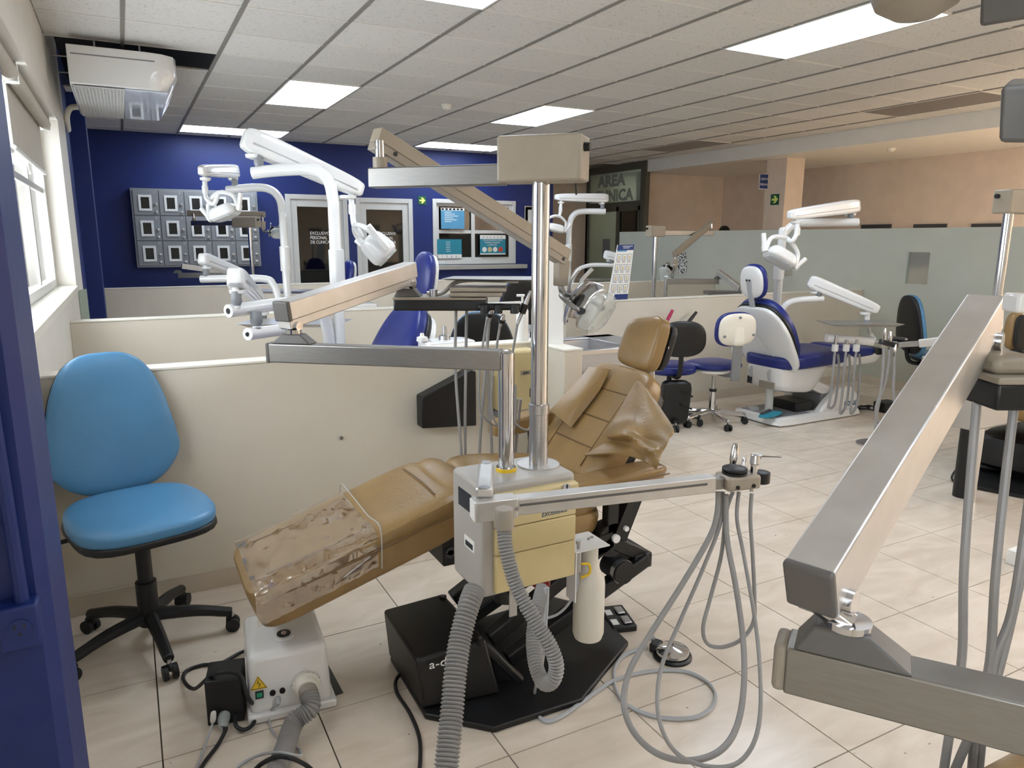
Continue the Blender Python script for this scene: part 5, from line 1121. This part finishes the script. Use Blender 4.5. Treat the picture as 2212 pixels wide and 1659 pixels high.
# task chair with sky blue seat by green partition
pD=QZ(2035,905,0); task_chair('sky blue task chair with black back cover beside the green partition',V((pD.x+.35,pD.y+.30,0)),math.radians(-30),.3,.50,'sky_leather')
# ================================================================== B : near right unit (cut by the frame)
zB=.985
e0=QZ(1700,1425,zB); e1=QZ(2250,1560,zB); bdv=(e1-e0).normalized(); bs=V((-bdv.y,bdv.x,0))
ub=thing('delivery_unit','large brushed aluminium delivery arm with folded flex arm, near the tan seat corner','delivery unit',(e1.x,e1.y,0),'metal delivery units')
pB=e0+bdv*1.1
MB().bar(e0,pB,.052,.06).build('arm','alu',ub,bevel=.003); MB().bar(e0-bdv*.014,e0+bdv*.002,.05,.06).build('end_cap','paint_grey',ub,bevel=.006)
MB().cyl(V((pB.x,pB.y,.0)),V((pB.x,pB.y,zB+.05)),.026,20).build('post','chrome',ub)
c=e0+bdv*.062+Z*.03
MB().hexa([c+bdv*-.055-bs*.027,c+bdv*.07-bs*.027,c+bdv*.07+bs*.027,c+bdv*-.055+bs*.027,c+bdv*-.035-bs*.02+Z*.032,c+bdv*.025-bs*.02+Z*.032,c+bdv*.025+bs*.02+Z*.032,c+bdv*-.035+bs*.02+Z*.032]).build('pivot_mount','paint_dgrey',ub,bevel=.003)
MB().cyl(c+Z*.032,c+Z*.04,.026,24).build('pivot_ring','chrome',ub)
dB0=depth(c+Z*.1); A2=QD(1752,1268,dB0-.01); B2=QD(2128,672,dB0+.42)
fx_=MB().bar(A2,B2,.056,.062).build('flex_arm','alu_light',ub,bevel=.003); ad=(B2-A2).normalized(); _,as_,au=frame(ad)
MB().bar(A2-ad*.008,A2+ad*.004,.057,.064).build('end_cap','paint_dgrey',fx_,bevel=.004)
MB().bar(A2+ad*.01-au*.04,B2-au*.04,.05,.028).build('arm_underside','alu_light',fx_,bevel=.003)
MB().cyl(c+Z*.036,A2+ad*.02-au*.04,.016,16).build('pivot_pin','chrome',ub)
for p in (A2+ad*.03-au*.035,B2-ad*.04-au*.035): MB().cyl(p+as_*.026,p+as_*.036,.015,18).build('pivot_bolt','chrome',fx_)
# its tray
tB=QD(2150,790,dB0+.42)
MB().cyl(B2-ad*.04-au*.03,V(((B2-ad*.04).x,(B2-ad*.04).y,tB.z)),.016,14).build('drop_pin','chrome',ub)
tb=thing('instrument_tray','putty instrument tray with a black front hanging from the near flex arm','tray',tB)
oB=V(((B2-ad*.04).x,(B2-ad*.04).y,tB.z))
def LB(r0,r1,b0,b1,z0,z1): return MB().hexa([oB+RH*r+FH*b+Z*z for z in (z0,z1) for r,b in ((r0,b0),(r1,b0),(r1,b1),(r0,b1))])
LB(-.02,.5,-.10,.12,-.055,-.01).build('tray_body','black',tb,bevel=.005); LB(-.022,.5,-.104,.12,-.012,.0).build('tray_deck','paint_putty',tb,bevel=.003); LB(-.015,.06,-.08,.04,0,.03).build('pivot_mount','paint_putty',tb,bevel=.01)
MB().lathe([(.03,0),(.035,.008),(.035,.016),(.02,.022),(0,.022)],oB+RH*.11-FH*.05,Z,20).build('dial','paint_putty',tb)
LB(.0,.5,-.09,-.05,.10,.13).build('tray_handle','white_plastic',tb,bevel=.005); MB().cyl(oB+RH*.05-FH*.07,oB+RH*.05-FH*.07+Z*.11,.008,8).build('handle_stem','steel',tb)
dT=depth(oB)-.03
for k,pts in enumerate(([(2112,850),(2095,1050),(2082,1240),(2078,1420),(2055,1560),(2030,1720)],[(2194,850),(2170,1050),(2150,1250),(2138,1430),(2110,1560),(2095,1720)],[(2240,950),(2190,1300),(2150,1420),(2125,1560),(2110,1720)],[(2260,1000),(2205,1250),(2165,1420),(2140,1500),(2090,1600),(2040,1720)])):
    MB().curve([QD(x,y,dT) for x,y in pts],.0072,10).build('tubing','hose_grey',tb)
# B chair corner and light
cbk=thing('dental_chair','tan leather chair seat corner below the near aluminium arm','dental chair',QD(2200,1650,1.05))
q0=[QD(x,y,d) for x,y,d in ((2010,1690,1.02),(2260,1560,1.25),(2500,1700,1.0),(2250,1850,.8))]
MB().pillow([p-Z*.12 for p in q0]+q0,4,12).build('seat','tan_leather',cbk); cz=sum((q for q in q0),V())/4
MB().cyl(V((cz.x,cz.y,0.02)),V((cz.x,cz.y,cz.z-.08)),.12,20).build('lift_column','black',cbk); MB().lathe([(.3,0.001),(.3,.02),(.12,.03)],V((cz.x,cz.y,0)),Z,24).build('base_plate','black',cbk)
lb=thing('dental_light','putty dental light hanging above the near aluminium arm, mostly out of frame','dental light',QD(1980,-30,.75),'pole lights with metal arms')
hc_=QD(1985,-50,.80); MB().lathe([(.0,-.045),(.022,-.042),(.042,-.03),(.052,-.008),(.054,.02),(.04,.06),(0,.06)],hc_,Z,28).build('lamp_housing','paint_putty',lb)
MB().bar(QD(1985,-110,.80),QD(2230,-40,.75),.04,.04).build('lamp_arm','paint_grey',lb,bevel=.004)
MB().hexa([QD(2158,308,.9),QD(2720,312,.9),QD(2720,312,1.0),QD(2166,305,1.0),QD(2162,186,.9),QD(2720,150,.9),QD(2720,150,1.0),QD(2180,170,1.0)]).build('transformer_box','paint_dgrey',lb,bevel=.006)
MB().bar(QD(2600,240,.95),QD(2600,-50,.8),.05,.05).build('support_bar','paint_grey',lb,bevel=.004)
MB().bar(QD(2250,-60,.82),QD(2180,-10,.72),.05,.05).build('balance_arm','paint_dgrey',lb,bevel=.004)
pl=QD(2700,310,.95); MB().cyl(V((pl.x,pl.y,.0)),V((pl.x,pl.y,pl.z)),.0255,20).build('pole','chrome',lb)
# ================================================================== LOCKERS
lk=thing('locker_bank','grey wall locker bank with fifteen numbered little doors','locker',(.885,YB,1.125))
lx0,lx1,lz0,lz1=.135,1.635,1.125,2.10; ly=YB-.14
B((lx0,ly,lz0),(lx1,YB-.001,lz1)).build('locker_body','locker',lk,bevel=.004)
cw=(lx1-lx0-.04)/5; chh=(lz1-lz0-.04)/3
for r_ in range(3):
    for c_ in range(5):
        a=lx0+.02+c_*cw+.006; b=a+cw-.012; z1_=lz1-.02-r_*chh-.006; z0_=z1_-chh+.012
        d=B((a,ly-.014,z0_),(b,ly,z1_)).build('locker_door','locker',lk,bevel=.003)
        wx0,wx1=a+.055,b-.075; wz0,wz1=z0_+.05,z1_-.055; y0,y1=ly-.022,ly-.013; f=.028
        m=rect(MB(),wx0,wx1,wz0,wz1,f,y0,y1); m.build('window_frame','ink_white',d,bevel=.002)
        B((wx0+f,ly-.018,wz0+f),(wx1-f,ly-.0135,wz1-f)).build('pane','black_gloss',d,flat=True)
        for zz_ in (z0_+.135,z0_+.04): MB().lathe([(.012,0),(.012,.008),(.018,.012),(.018,.02),(0,.024)],(b-.032,ly-.014,zz_),V((0,-1,0)),12).build('knob','steel',d)
        text(str(r_*5+c_+1),.032,(b-.045,ly-.0145,z1_-.032),(1,0,0),(0,0,1),'ink_white',d,name='number')
# ================================================================== SIGNS AND POSTERS
def arrow_sign(c,n,up,size,label):
    n=V(n).normalized(); up=V(up); s_=up.cross(n).normalized(); t=thing('exit_sign',label,'sign',c,'green arrow signs')
    plate(c,n,up,size,size,.004).build('sign_plate','green_sign',t)
    A=[(-.36,-.1),(-.0,-.1),(-.18,-.34),(.06,-.34),(.40,0),(.06,.34),(-.18,.34),(0,.1),(-.36,.1)]
    MB().prism([V(c)+n*.002+s_*x*size+up*y*size for x,y in A],n*.001).build('arrow','arrow_yellow',t); return t
p=QY(912,433,YB-.004); arrow_sign(p,(0,-1,0),(0,0,1),.125,'green exit arrow sign on the navy wall between door and window')
p=QX(1673,431,8.19); arrow_sign(V((8.197,p.y,p.z)),(-1,0,0),(0,0,1),.15,'green exit arrow sign on the tan column below the blue sign')
sg=thing('clinic_sign','blue hanging sign reading CENTRO DE PREVENCION on the tan column','sign',(8.3,7.70,2.25))
pa,pb=QY(1640,391,7.75),QY(1672,391,7.75); za,zb_=QY(1656,409,7.75).z,QY(1656,376,7.75).z
B((pa.x,7.745,za),(pb.x,7.752,zb_)).build('sign_border','ink_white',sg); B((pa.x+.006,7.742,za+.006),(pb.x-.006,7.746,zb_-.006)).build('sign_face','sign_blue',sg)
text('CENTRO DE',.042,(pa.x+.015,7.741,(za+zb_)/2+.02),(1,0,0),(0,0,1),'ink_white',sg,maxw=pb.x-pa.x-.03); text('PREVENCION',.042,(pa.x+.012,7.741,(za+zb_)/2-.055),(1,0,0),(0,0,1),'ink_white',sg,maxw=pb.x-pa.x-.024)
B((pb.x-.01,7.744,za+.02),(8.3,7.753,zb_-.02)).build('bracket','alu_frame',sg)
def poster(label,px0,py0,px1,py1,y,base,parts,cat='poster',name='poster'):
    a,b=QY(px0,py1,y),QY(px1,py0,y); t=thing(name,label,cat,(a.x,y,a.z)); B((a.x,y,a.z),(b.x,y+.002,b.z)).build('sheet',base,t,flat=True)
    W_,H_=b.x-a.x,b.z-a.z
    for (u0,v0,u1,v1,m,nm) in parts: B((a.x+u0*W_,y-.0015,a.z+v0*H_),(a.x+u1*W_,y+.0005,a.z+v1*H_)).build(nm,m,t,flat=True)
    return t,a,W_,H_
lines=[(.15,.78-.09*k,.15+.3+.35*((k*7)%5)/5,.81-.09*k,'ink_white','text_line') for k in range(6)]
poster('light blue notice taped in the upper window pane',953,450,1003,494,YB-.006,'poster_blue',[(0,.88,1,1,'paper','header')]+[(.03+.16*k,.9,.13+.16*k,.98,'poster_blue','tab') for k in range(6)]+lines)
poster('teal notice with white footer in the lower window pane beside the doors',939,517,997,558,YB-.006,'poster_teal',[(0,0,1,.2,'paper','footer')]+[(.1+.17*k,.04,.12+.17*k,.14,'ink','tick') for k in range(5)]+[(.42,.85-.1*k,.58,.87-.1*k,'ink_white','text_line') for k in range(6)])
t,a,W_,H_=poster('teal notice with round food pictures in the lower window pane',1037,508,1092,550,YB-.030,'poster_teal',[(0,.80,1,1,'paper','header'),(0,0,1,.06,'paper','footer')]+[(.12+.14*k,.84,.14+.14*k,.93,'ink','tick') for k in range(6)])
for k,s_ in enumerate(('TODOR DE DEPOSITAR TODO EL','MATERIAL DE ALMACEN','LIMPIO')): text(s_,H_*.10,(a.x+W_*(.12+.08*k),YB-.0318,a.z+H_*(.70-.12*k)),(1,0,0),(0,0,1),'ink_white',t,maxw=W_*(.76-.2*k))
for k in range(4): MB().cyl((a.x+W_*(.17+.21*k),YB-.0318,a.z+H_*.26),(a.x+W_*(.17+.21*k),YB-.0328,a.z+H_*.26),H_*.13,18).build('round_picture',('paper','beige_panel','paper','red_print')[k],t)
t,a,W_,H_=poster('red headed notice board on the navy wall behind the chrome pole',1133,446,1172,488,YB-.012,'alu_frame',[(.05,.05,.95,.95,'paper','paper_sheet'),(.05,.82,.95,.95,'red_print','header'),(.05,.05,.18,.82,'green_print','side_band')]+[(.62,.70-.12*k,.70,.76-.12*k,'ink','text_dot') for k in range(6)],'notice board','notice_board')
# bottle on the window sill
p=QY(954,568,YB-.10); tag(MB().tube([p-RH*.07,p-RH*.03,p+RH*.02,p+RH*.06],[.012,.03,.032,.028],12).build('plastic_bottle','lamp_glass'),'small clear plastic bottle lying on the inner window sill','bottle')
# info banner on the partition end
q=[QY(1335,529,5.09),QY(1370,528,5.09),QY(1355,655,5.09),QY(1313,642,5.09)]
for v_ in q[2:]: v_.z=.982
ib=thing('info_banner','tilted white info board with blue header and tooth drawings on the partition end','info board',q[3])
n_=(q[1]-q[0]).cross(q[3]-q[0]).normalized(); n_= n_ if n_.dot(fw)<0 else -n_
MB().prism([q[3],q[2],q[1],q[0]],-n_*.012).build('board','paper',ib)
def IB(u,v,o=.0008): 
    top=q[0].lerp(q[1],u); bot=q[3].lerp(q[2],u); return top.lerp(bot,v)+n_*o
def ibq(u0,v0,u1,v1,m,nm,o=0): MB().prism([IB(u0,v1,o),IB(u1,v1,o),IB(u1,v0,o),IB(u0,v0,o)],n_*.0008).build(nm,m,ib,flat=True)
ibq(0,0,1,.10,'sign_blue','header'); ibq(.3,.025,.92,.035,'ink_white','title_line',.001); ibq(.35,.055,.75,.065,'ink_white','title_line',.001); ibq(.3,.90,1,1,'sign_blue','footer'); ibq(.05,.10,.6,.125,'poster_blue','header_swash')
for r_ in range(4):
    for c_ in range(3):
        u,v=.07+.31*c_,.17+.185*r_; ibq(u,v,u+.24,v+.11,'ink_blue','picture_frame',.0); ibq(u+.02,v+.006,u+.22,v+.104,'paper','picture',.001); ibq(u+.08,v+.03,u+.16,v+.095,'beige_panel','tooth_drawing',.002)
        for k in range(2): ibq(u+.02,v+.125+.018*k,u+.22,v+.131+.018*k,'ink','caption_line')
# white board on partition 1 end
dW=depth(QZ(1200,743,.981)); wbp=[QD(1183,545,dW),QD(1217,542,dW),QD(1217,743,dW),QD(1183,744,dW)]
tag(MB().prism(wbp,FH*.012).build('white_board','paper'),'white upright board standing behind the chrome pole on the partition','board')
# plastic sleeves on the green partition
def sleeve(label,x0,y0,x1,y1):
    a,b=QX(x0,y1,6.846),QX(x1,y0,6.846); t=thing('plastic_sleeve',label,'plastic sleeve',(6.846,b.y,a.z),'clear sleeves on the green partition')
    B((6.843,b.y,a.z),(6.845,a.y,b.z)).build('pocket','plastic_wrap',t,flat=True); B((6.842,a.y-.02,a.z),(6.8455,a.y,b.z)).build('punched_strip','frost',t,flat=True); return t
sleeve('empty clear document sleeve taped on the green partition, above the blue task chair',1955,545,2010,612)
sleeve('empty clear document sleeve on the green partition behind the white light pole',1688,560,1714,596)
tag(MB().prism([QX(x,y,6.84) for x,y in ((1466,548),(1480,545),(1483,565),(1481,592),(1466,588),(1463,570))],(.008,0,0)).build('spotted_cloth','spotted'),'black and white spotted cloth hanging on the green partition','cloth')
# ================================================================== CHROME STOOL
def stool():
    c=V((4.17,4.37,0)); f=(FH*.92-RH*.40).normalized(); s_=V((-f.y,f.x,0)); t=thing('dental_stool','navy dental stool with cream back shell and chrome star base','stool',c)
    star_base(t,c,.27,math.radians(40),.10,'chrome','chrome')
    MB().lathe([(.027,.08),(.027,.27),(.02,.275)],c,Z,18).build('outer_column','chrome',t); MB().lathe([(.03,.27),(.03,.29)],c,Z,18).build('column_ring','black',t); MB().cyl(c+Z*.27,c+Z*.44,.016,16).build('gas_column','steel',t)
    S=lambda x,y,z:c+f*x+s_*y+Z*z
    MB().pillow([S(-.19,-.21,.455),S(.21,-.21,.455),S(.21,.21,.455),S(-.19,.21,.455),S(-.19,-.21,.53),S(.21,-.21,.53),S(.21,.21,.53),S(-.19,.21,.53)],2.7,14).build('seat','blue_leather',t)
    MB().pillow([S(-.18,-.2,.43),S(.2,-.2,.43),S(.2,.2,.43),S(-.18,.2,.43),S(-.18,-.2,.48),S(.2,-.2,.48),S(.2,.2,.48),S(-.18,.2,.48)],2.8,10).build('seat_pan','cream_top',t)
    MB().bar(S(.05,.0,.43),S(.08,.18,.44),.014,.01).build('lever','black',t); MB().lathe([(.04,.405),(.04,.43)],c,Z,16).build('mount_disc','cream_top',t)
    MB().tube(catmull([S(-.05,0,.43),S(-.2,0,.44),S(-.24,0,.52),S(-.24,0,.70)],6),.02,8).build('back_stem','grey_plastic',t)
    MB().bar(S(-.255,0,.40),S(-.265,0,.72),.085,.02,up=f).build('back_bracket','grey_plastic',t,bevel=.008)
    bz=.80
    MB().pillow([S(-.24,-.19,bz-.13),S(-.18,-.19,bz-.13),S(-.18,.19,bz-.13),S(-.24,.19,bz-.13),S(-.25,-.185,bz+.14),S(-.19,-.185,bz+.14),S(-.19,.185,bz+.14),S(-.25,.185,bz+.14)],2.9,12).build('backrest','blue_leather',t)
    o=MB().pillow([S(-.275,-.18,bz-.12),S(-.22,-.18,bz-.12),S(-.22,.18,bz-.12),S(-.275,.18,bz-.12),S(-.275,-.175,bz+.13),S(-.225,-.175,bz+.13),S(-.225,.175,bz+.13),S(-.275,.175,bz+.13)],2.9,12).build('back_shell','cream_top',t)
    MB().pillow([S(-.29,-.06,bz-.12),S(-.25,-.06,bz-.12),S(-.25,.06,bz-.12),S(-.29,.06,bz-.12),S(-.272,-.04,bz+.06),S(-.25,-.04,bz+.06),S(-.25,.04,bz+.06),S(-.272,.04,bz+.06)],5,6).build('shell_rib','cream_top',o)
    for y,z in ((0,.10),(-.14,-.04),(.14,-.04)): MB().cyl(S(-.268,y,bz+z),S(-.28,y,bz+z),.010,10).build('screw','grey_plastic',o)
stool()
def small_stool():
    c=QZ(1441,916,0); c=V((c.x,c.y,0)); t=thing('task_stool','black round-backed stool with navy seat half hidden by the tan chair','stool',c); f=(FH*.9-RH*.1).normalized(); s_=V((-f.y,f.x,0)); S=lambda x,y,z:c+f*x+s_*y+Z*z
    star_base(t,c,.26,.5,.10,'black','black'); MB().lathe([(.03,.06),(.03,.3),(.02,.31),(.02,.44)],c,Z,16).build('gas_column','black',t)
    MB().pillow([S(-.19,-.2,.42),S(.2,-.2,.42),S(.2,.2,.42),S(-.19,.2,.42),S(-.19,-.2,.52),S(.2,-.2,.52),S(.2,.2,.52),S(-.19,.2,.52)],3,12).build('seat','blue_leather',t)
    MB().pillow([S(-.22,-.10,.05),S(-.1,-.10,.05),S(-.1,.10,.05),S(-.22,.10,.05),S(-.24,-.12,.40),S(-.12,-.12,.40),S(-.12,.12,.40),S(-.24,.12,.40)],6,8).build('column_shroud','black',t)
    MB().tube(catmull([S(0,0,.42),S(-.22,0,.44),S(-.26,0,.6),S(-.26,0,.75)],5),.02,8).build('back_stem','black',t)
    MB().pillow([S(-.30,-.19,.60),S(-.24,-.19,.60),S(-.24,.19,.60),S(-.30,.19,.60),S(-.31,-.18,.88),S(-.25,-.18,.88),S(-.25,.18,.88),S(-.31,.18,.88)],2.6,12).build('backrest','black',t)
    for z in (.22,.32): MB().bar(S(-.2,0,z),S(-.33,-.08,z-.02),.012,.012).build('lever','black',t)
small_stool()
def broom(label,a,b,grip,m):
    a,b=V(a),V(b); t=thing('mop_handle',label,'mop',a,'mops leaning by the partition'); MB().cyl(a,b,.012,12).build('stick',m,t); g=a.lerp(b,.90); MB().tube([g,g.lerp(b,.5),b+(b-a).normalized()*.01],[.0155,.0165,.013],12).build('grip',grip,t); MB().pillow([a+V(p) for p in ((-.10,-.04,0),(.10,-.04,0),(.10,.04,0),(-.10,.04,0),(-.05,-.02,.1),(.05,-.02,.1),(.05,.02,.1),(-.05,.02,.1))],4,6).build('head','grey_plastic',t)
broom('mop with grey stick and pink grip leaning beside the low partition',V((3.62,4.93,.0)),QY(1452,672,5.0),'magenta','alu_light')
broom('broom with dark red stick and black grip leaning beside the low partition',V((3.55,4.90,.0)),QY(1503,676,5.0),'black','red')
# ================================================================== SINK
su=thing('sink_unit','steel sink set in a cabinet behind the partition end','sink',(2.5,3.7,0))
sx0,sx1,sy0,sy1,sz_=2.14,2.85,3.45,4.0,.86
B((sx0+.02,sy0+.02,0),(sx1-.02,sy1,sz_-.17)).build('sink_cabinet','cream',su,bevel=.004)
m=MB(); m.box((sx0,sy0,sz_-.03),(sx0+.06,sy1,sz_)); m.box((sx1-.22,sy0,sz_-.03),(sx1,sy1,sz_)); m.box((sx0,sy0,sz_-.03),(sx1,sy0+.05,sz_)); m.box((sx0,sy1-.09,sz_-.03),(sx1,sy1,sz_)); m.build('sink_top','steel',su,bevel=.004)
m=MB(); m.hexa([(sx0+.09,sy0+.08,sz_-.16),(sx1-.25,sy0+.08,sz_-.16),(sx1-.25,sy1-.12,sz_-.16),(sx0+.09,sy1-.12,sz_-.16),(sx0+.06,sy0+.05,sz_-.012),(sx1-.22,sy0+.05,sz_-.012),(sx1-.22,sy1-.09,sz_-.012),(sx0+.06,sy1-.09,sz_-.012)])
me=m.f.pop(1); m.build('sink_bowl','steel',su)
fx0=V((2.3,sy1-.05,sz_)); fa=thing('faucet','chrome faucet with clear knob beside the sink','faucet',fx0)
MB().curve([fx0,fx0+Z*.10,fx0+Z*.14+V((.03,-.03,0)),fx0+Z*.13+V((.1,-.14,0))],.012,10).build('spout','chrome',fa); MB().ball(fx0+V((-.10,0,.08)),(.035,.035,.025),10).build('knob','lamp_glass',fa); MB().cyl(fx0+V((-.10,0,0)),fx0+V((-.10,0,.07)),.012,10).build('knob_stem','chrome',fa)
# soap bottle on partition 1
p=QZ(1128,738,.981); so=thing('soap_bottle','white pump soap bottle on the first low partition','bottle',(p.x,3.23,.98)); so.location=(1.78,3.23,.98); ORG[so]=V((1.78,3.23,.98)); o_=V((QY(1128,730,3.23).x,3.23,.9805))
so.location=o_; ORG[so]=o_
MB().lathe([(.0,0),(.031,0),(.032,.005),(.032,.15),(.026,.165),(.012,.17),(.012,.185)],o_,Z,20).build('bottle_body','white_plastic',so); MB().tube([o_+Z*.185,o_+Z*.225],[.006,.006],10).build('pump_stem','white_plastic',so); MB().bar(o_+Z*.228+RH*.012,o_+Z*.228-RH*.03,.02,.012).build('pump_nozzle','white_plastic',so,bevel=.003)
# chairs behind partitions
task_chair('black-backed sky blue task chair just behind the first low partition',V((QY(1036,715,4.25).x+.02,4.28,0)),math.radians(66),.2,.54,'sky_leather')
task_chair('black-backed task chair behind the second low partition, below the window',V((QY(1115,620,6.4).x,6.5,0)),math.radians(80),.4,.60,'blue_leather')
# spittoon of unit E : white bowl table with cups
sp=thing('spittoon','white spittoon shelf with small taps behind the first low partition','spittoon',(1.35,3.42,0))
a,b=QY(905,736,3.45),QY(1010,738,3.45); zt_=.985
MB().pillow([V((a.x,3.32,zt_-.05)),V((b.x,3.32,zt_-.05)),V((b.x,3.5,zt_-.05)),V((a.x,3.5,zt_-.05)),V((a.x,3.32,zt_)),V((b.x,3.32,zt_)),V((b.x,3.5,zt_)),V((a.x,3.5,zt_))],6,10).build('shelf','white_plastic',sp); MB().cyl(((a.x+b.x)/2,3.42,0),((a.x+b.x)/2,3.42,zt_-.03),.08,18).build('pedestal','white_plastic',sp)
for k,(x,y) in enumerate(((912,731),(960,722))):
    p=QY(x,y,3.4); MB().tube([V((p.x,3.4,zt_)),V((p.x,3.4,zt_+.02)),V((p.x,3.4,zt_+.025)),V((p.x,3.4,zt_+.04+.03*k))],[.03,.028,.012,.010],12).build('tap',('white_plastic','steel')[k],sp)
sp2=thing('spittoon','white spittoon shelf with small taps behind the second low partition','spittoon',(1.5,5.7,0))
a,b=QY(728,668,5.75),QY(808,668,5.75)
MB().pillow([V((a.x,5.6,zt_-.05)),V((b.x,5.6,zt_-.05)),V((b.x,5.85,zt_-.05)),V((a.x,5.85,zt_-.05)),V((a.x,5.6,zt_)),V((b.x,5.6,zt_)),V((b.x,5.85,zt_)),V((a.x,5.85,zt_))],6,10).build('shelf','white_plastic',sp2); MB().cyl(((a.x+b.x)/2,5.72,0),((a.x+b.x)/2,5.72,zt_-.03),.1,18).build('pedestal','white_plastic',sp2)
for x in (745,781):
    p=QY(x,660,5.7); MB().tube([V((p.x,5.7,zt_)),V((p.x,5.7,zt_+.03)),V((p.x,5.7,zt_+.09))],[.03,.014,.010],12).build('tap','white_plastic',sp2)
# outlet on navy pillar
ot=thing('wall_outlet','navy painted power outlet box on the near pillar','outlet',(QY(45,1340,1.40).x,1.41,QY(45,1400,1.40).z))
a,b=QY(5,1400,1.40),QY(88,1290,1.40)
B((a.x,1.375,a.z),(b.x-.003,1.42,b.z)).build('outlet_box','navy_wall',ot,bevel=.005)
cx=(a.x+b.x)/2; czz=(a.z+b.z)/2
MB().lathe([(.018,0),(.018,.002),(0,.002)],(cx,1.375,czz),V((0,-1,0)),20).build('socket','navy_wall',ot)
for dx in (-.007,.007): B((cx+dx-.0015,1.3722,czz+.001),(cx+dx+.0015,1.3735,czz+.010)).build('slot','ink',ot)
MB().cyl((cx,1.3722,czz-.008),(cx,1.374,czz-.008),.003,8).build('slot','ink',ot)
tag(MB().cyl((cx+.005,1.40,b.z),(cx-.02,1.40,ZC-.02),.011,10).build('conduit','navy_wall'),'navy painted conduit running up the near pillar','conduit')

pz=QX(1565,490,8.6); tag(MB().pillow([V((pz.x+a*.12,pz.y+b*.14,z)) for z in (.001,pz.z+.02) for a,b in ((-1,-1),(1,-1),(1,1),(-1,1))],3,10).build('dark_rounded_top','black'),'dark rounded top showing above the green partition','chair')  # only a dark top, likely a person's hair; chair form made up

# small floor things round the navy chair
p=QZ(1868,888,0); random.seed(3)
tag(MB().curve([V((p.x+random.uniform(-.10,.10),p.y+random.uniform(-.08,.08),.008+random.uniform(0,.04))) for k in range(14)],.006,6).build('cable_heap','black_rubber'),'tangled black cable heap on the tiles beside the white chair base','cable')
p=QZ(1912,888,0); tag(MB().box((p.x-.09,p.y-.06,.001),(p.x+.09,p.y+.06,.09)).build('power_adapter','black',bevel=.008),'black power adapter box on the floor by the green partition','power adapter')
p=QZ(1664,898,.08); fo=thing('teal_clamp','teal plastic clamp lying on the white chair base','clamp',(p.x,p.y,.075)); MB().pillow([V((p.x+a*.14-b*.02,p.y+b*.05+a*.04,z)) for z in (.076,.105) for a,b in ((-1,-1),(1,-1),(1,1),(-1,1))],3,8).build('clamp_body','poster_teal',fo); MB().bar((p.x-.1,p.y,.10),(p.x+.05,p.y+.05,.11),.03,.02).build('clamp_jaw','dark_grey',fo)
p=QZ(1880,960,0); fc2=thing('foot_control','small steel foot control on the tiles below the black clamp hoses','foot pedal',(p.x,p.y,0)); MB().lathe([(0,.001),(.10,.001),(.10,.014),(.07,.026),(0,.03)],(p.x,p.y,0),Z,24).build('steel_disc','steel',fc2); MB().bar((p.x+.05,p.y-.05,.02),(p.x+.11,p.y-.1,.02),.04,.035).build('valve_block','black',fc2)
p=QZ(2206,1225,0); tag(MB().box((p.x-.02,p.y-.06,.001),(p.x+.10,p.y+.06,.07)).build('white_carton','paper',bevel=.003),'small white carton on the tiles beside the hanging tubes','box')
# clear plastic corner guard by the sill
tag(MB().sheet([[V((XL+.004+.05*u,6.45+.12*u,z)) for u in (0,.5,1)] for z in (.78,.9,1.02,1.10)],.0015).build('corner_guard','frost'),'translucent plastic corner guard flap below the window pier','corner guard')
# black lead hanging from the light box
q0=QY(1243,392,1.80); tag(MB().curve([q0,q0-Z*.03+V((.004,0,0)),QY(1244,420,1.80)],.0028,6).build('light_lead','black_rubber'),'short black lead hanging below the putty light box','cable')
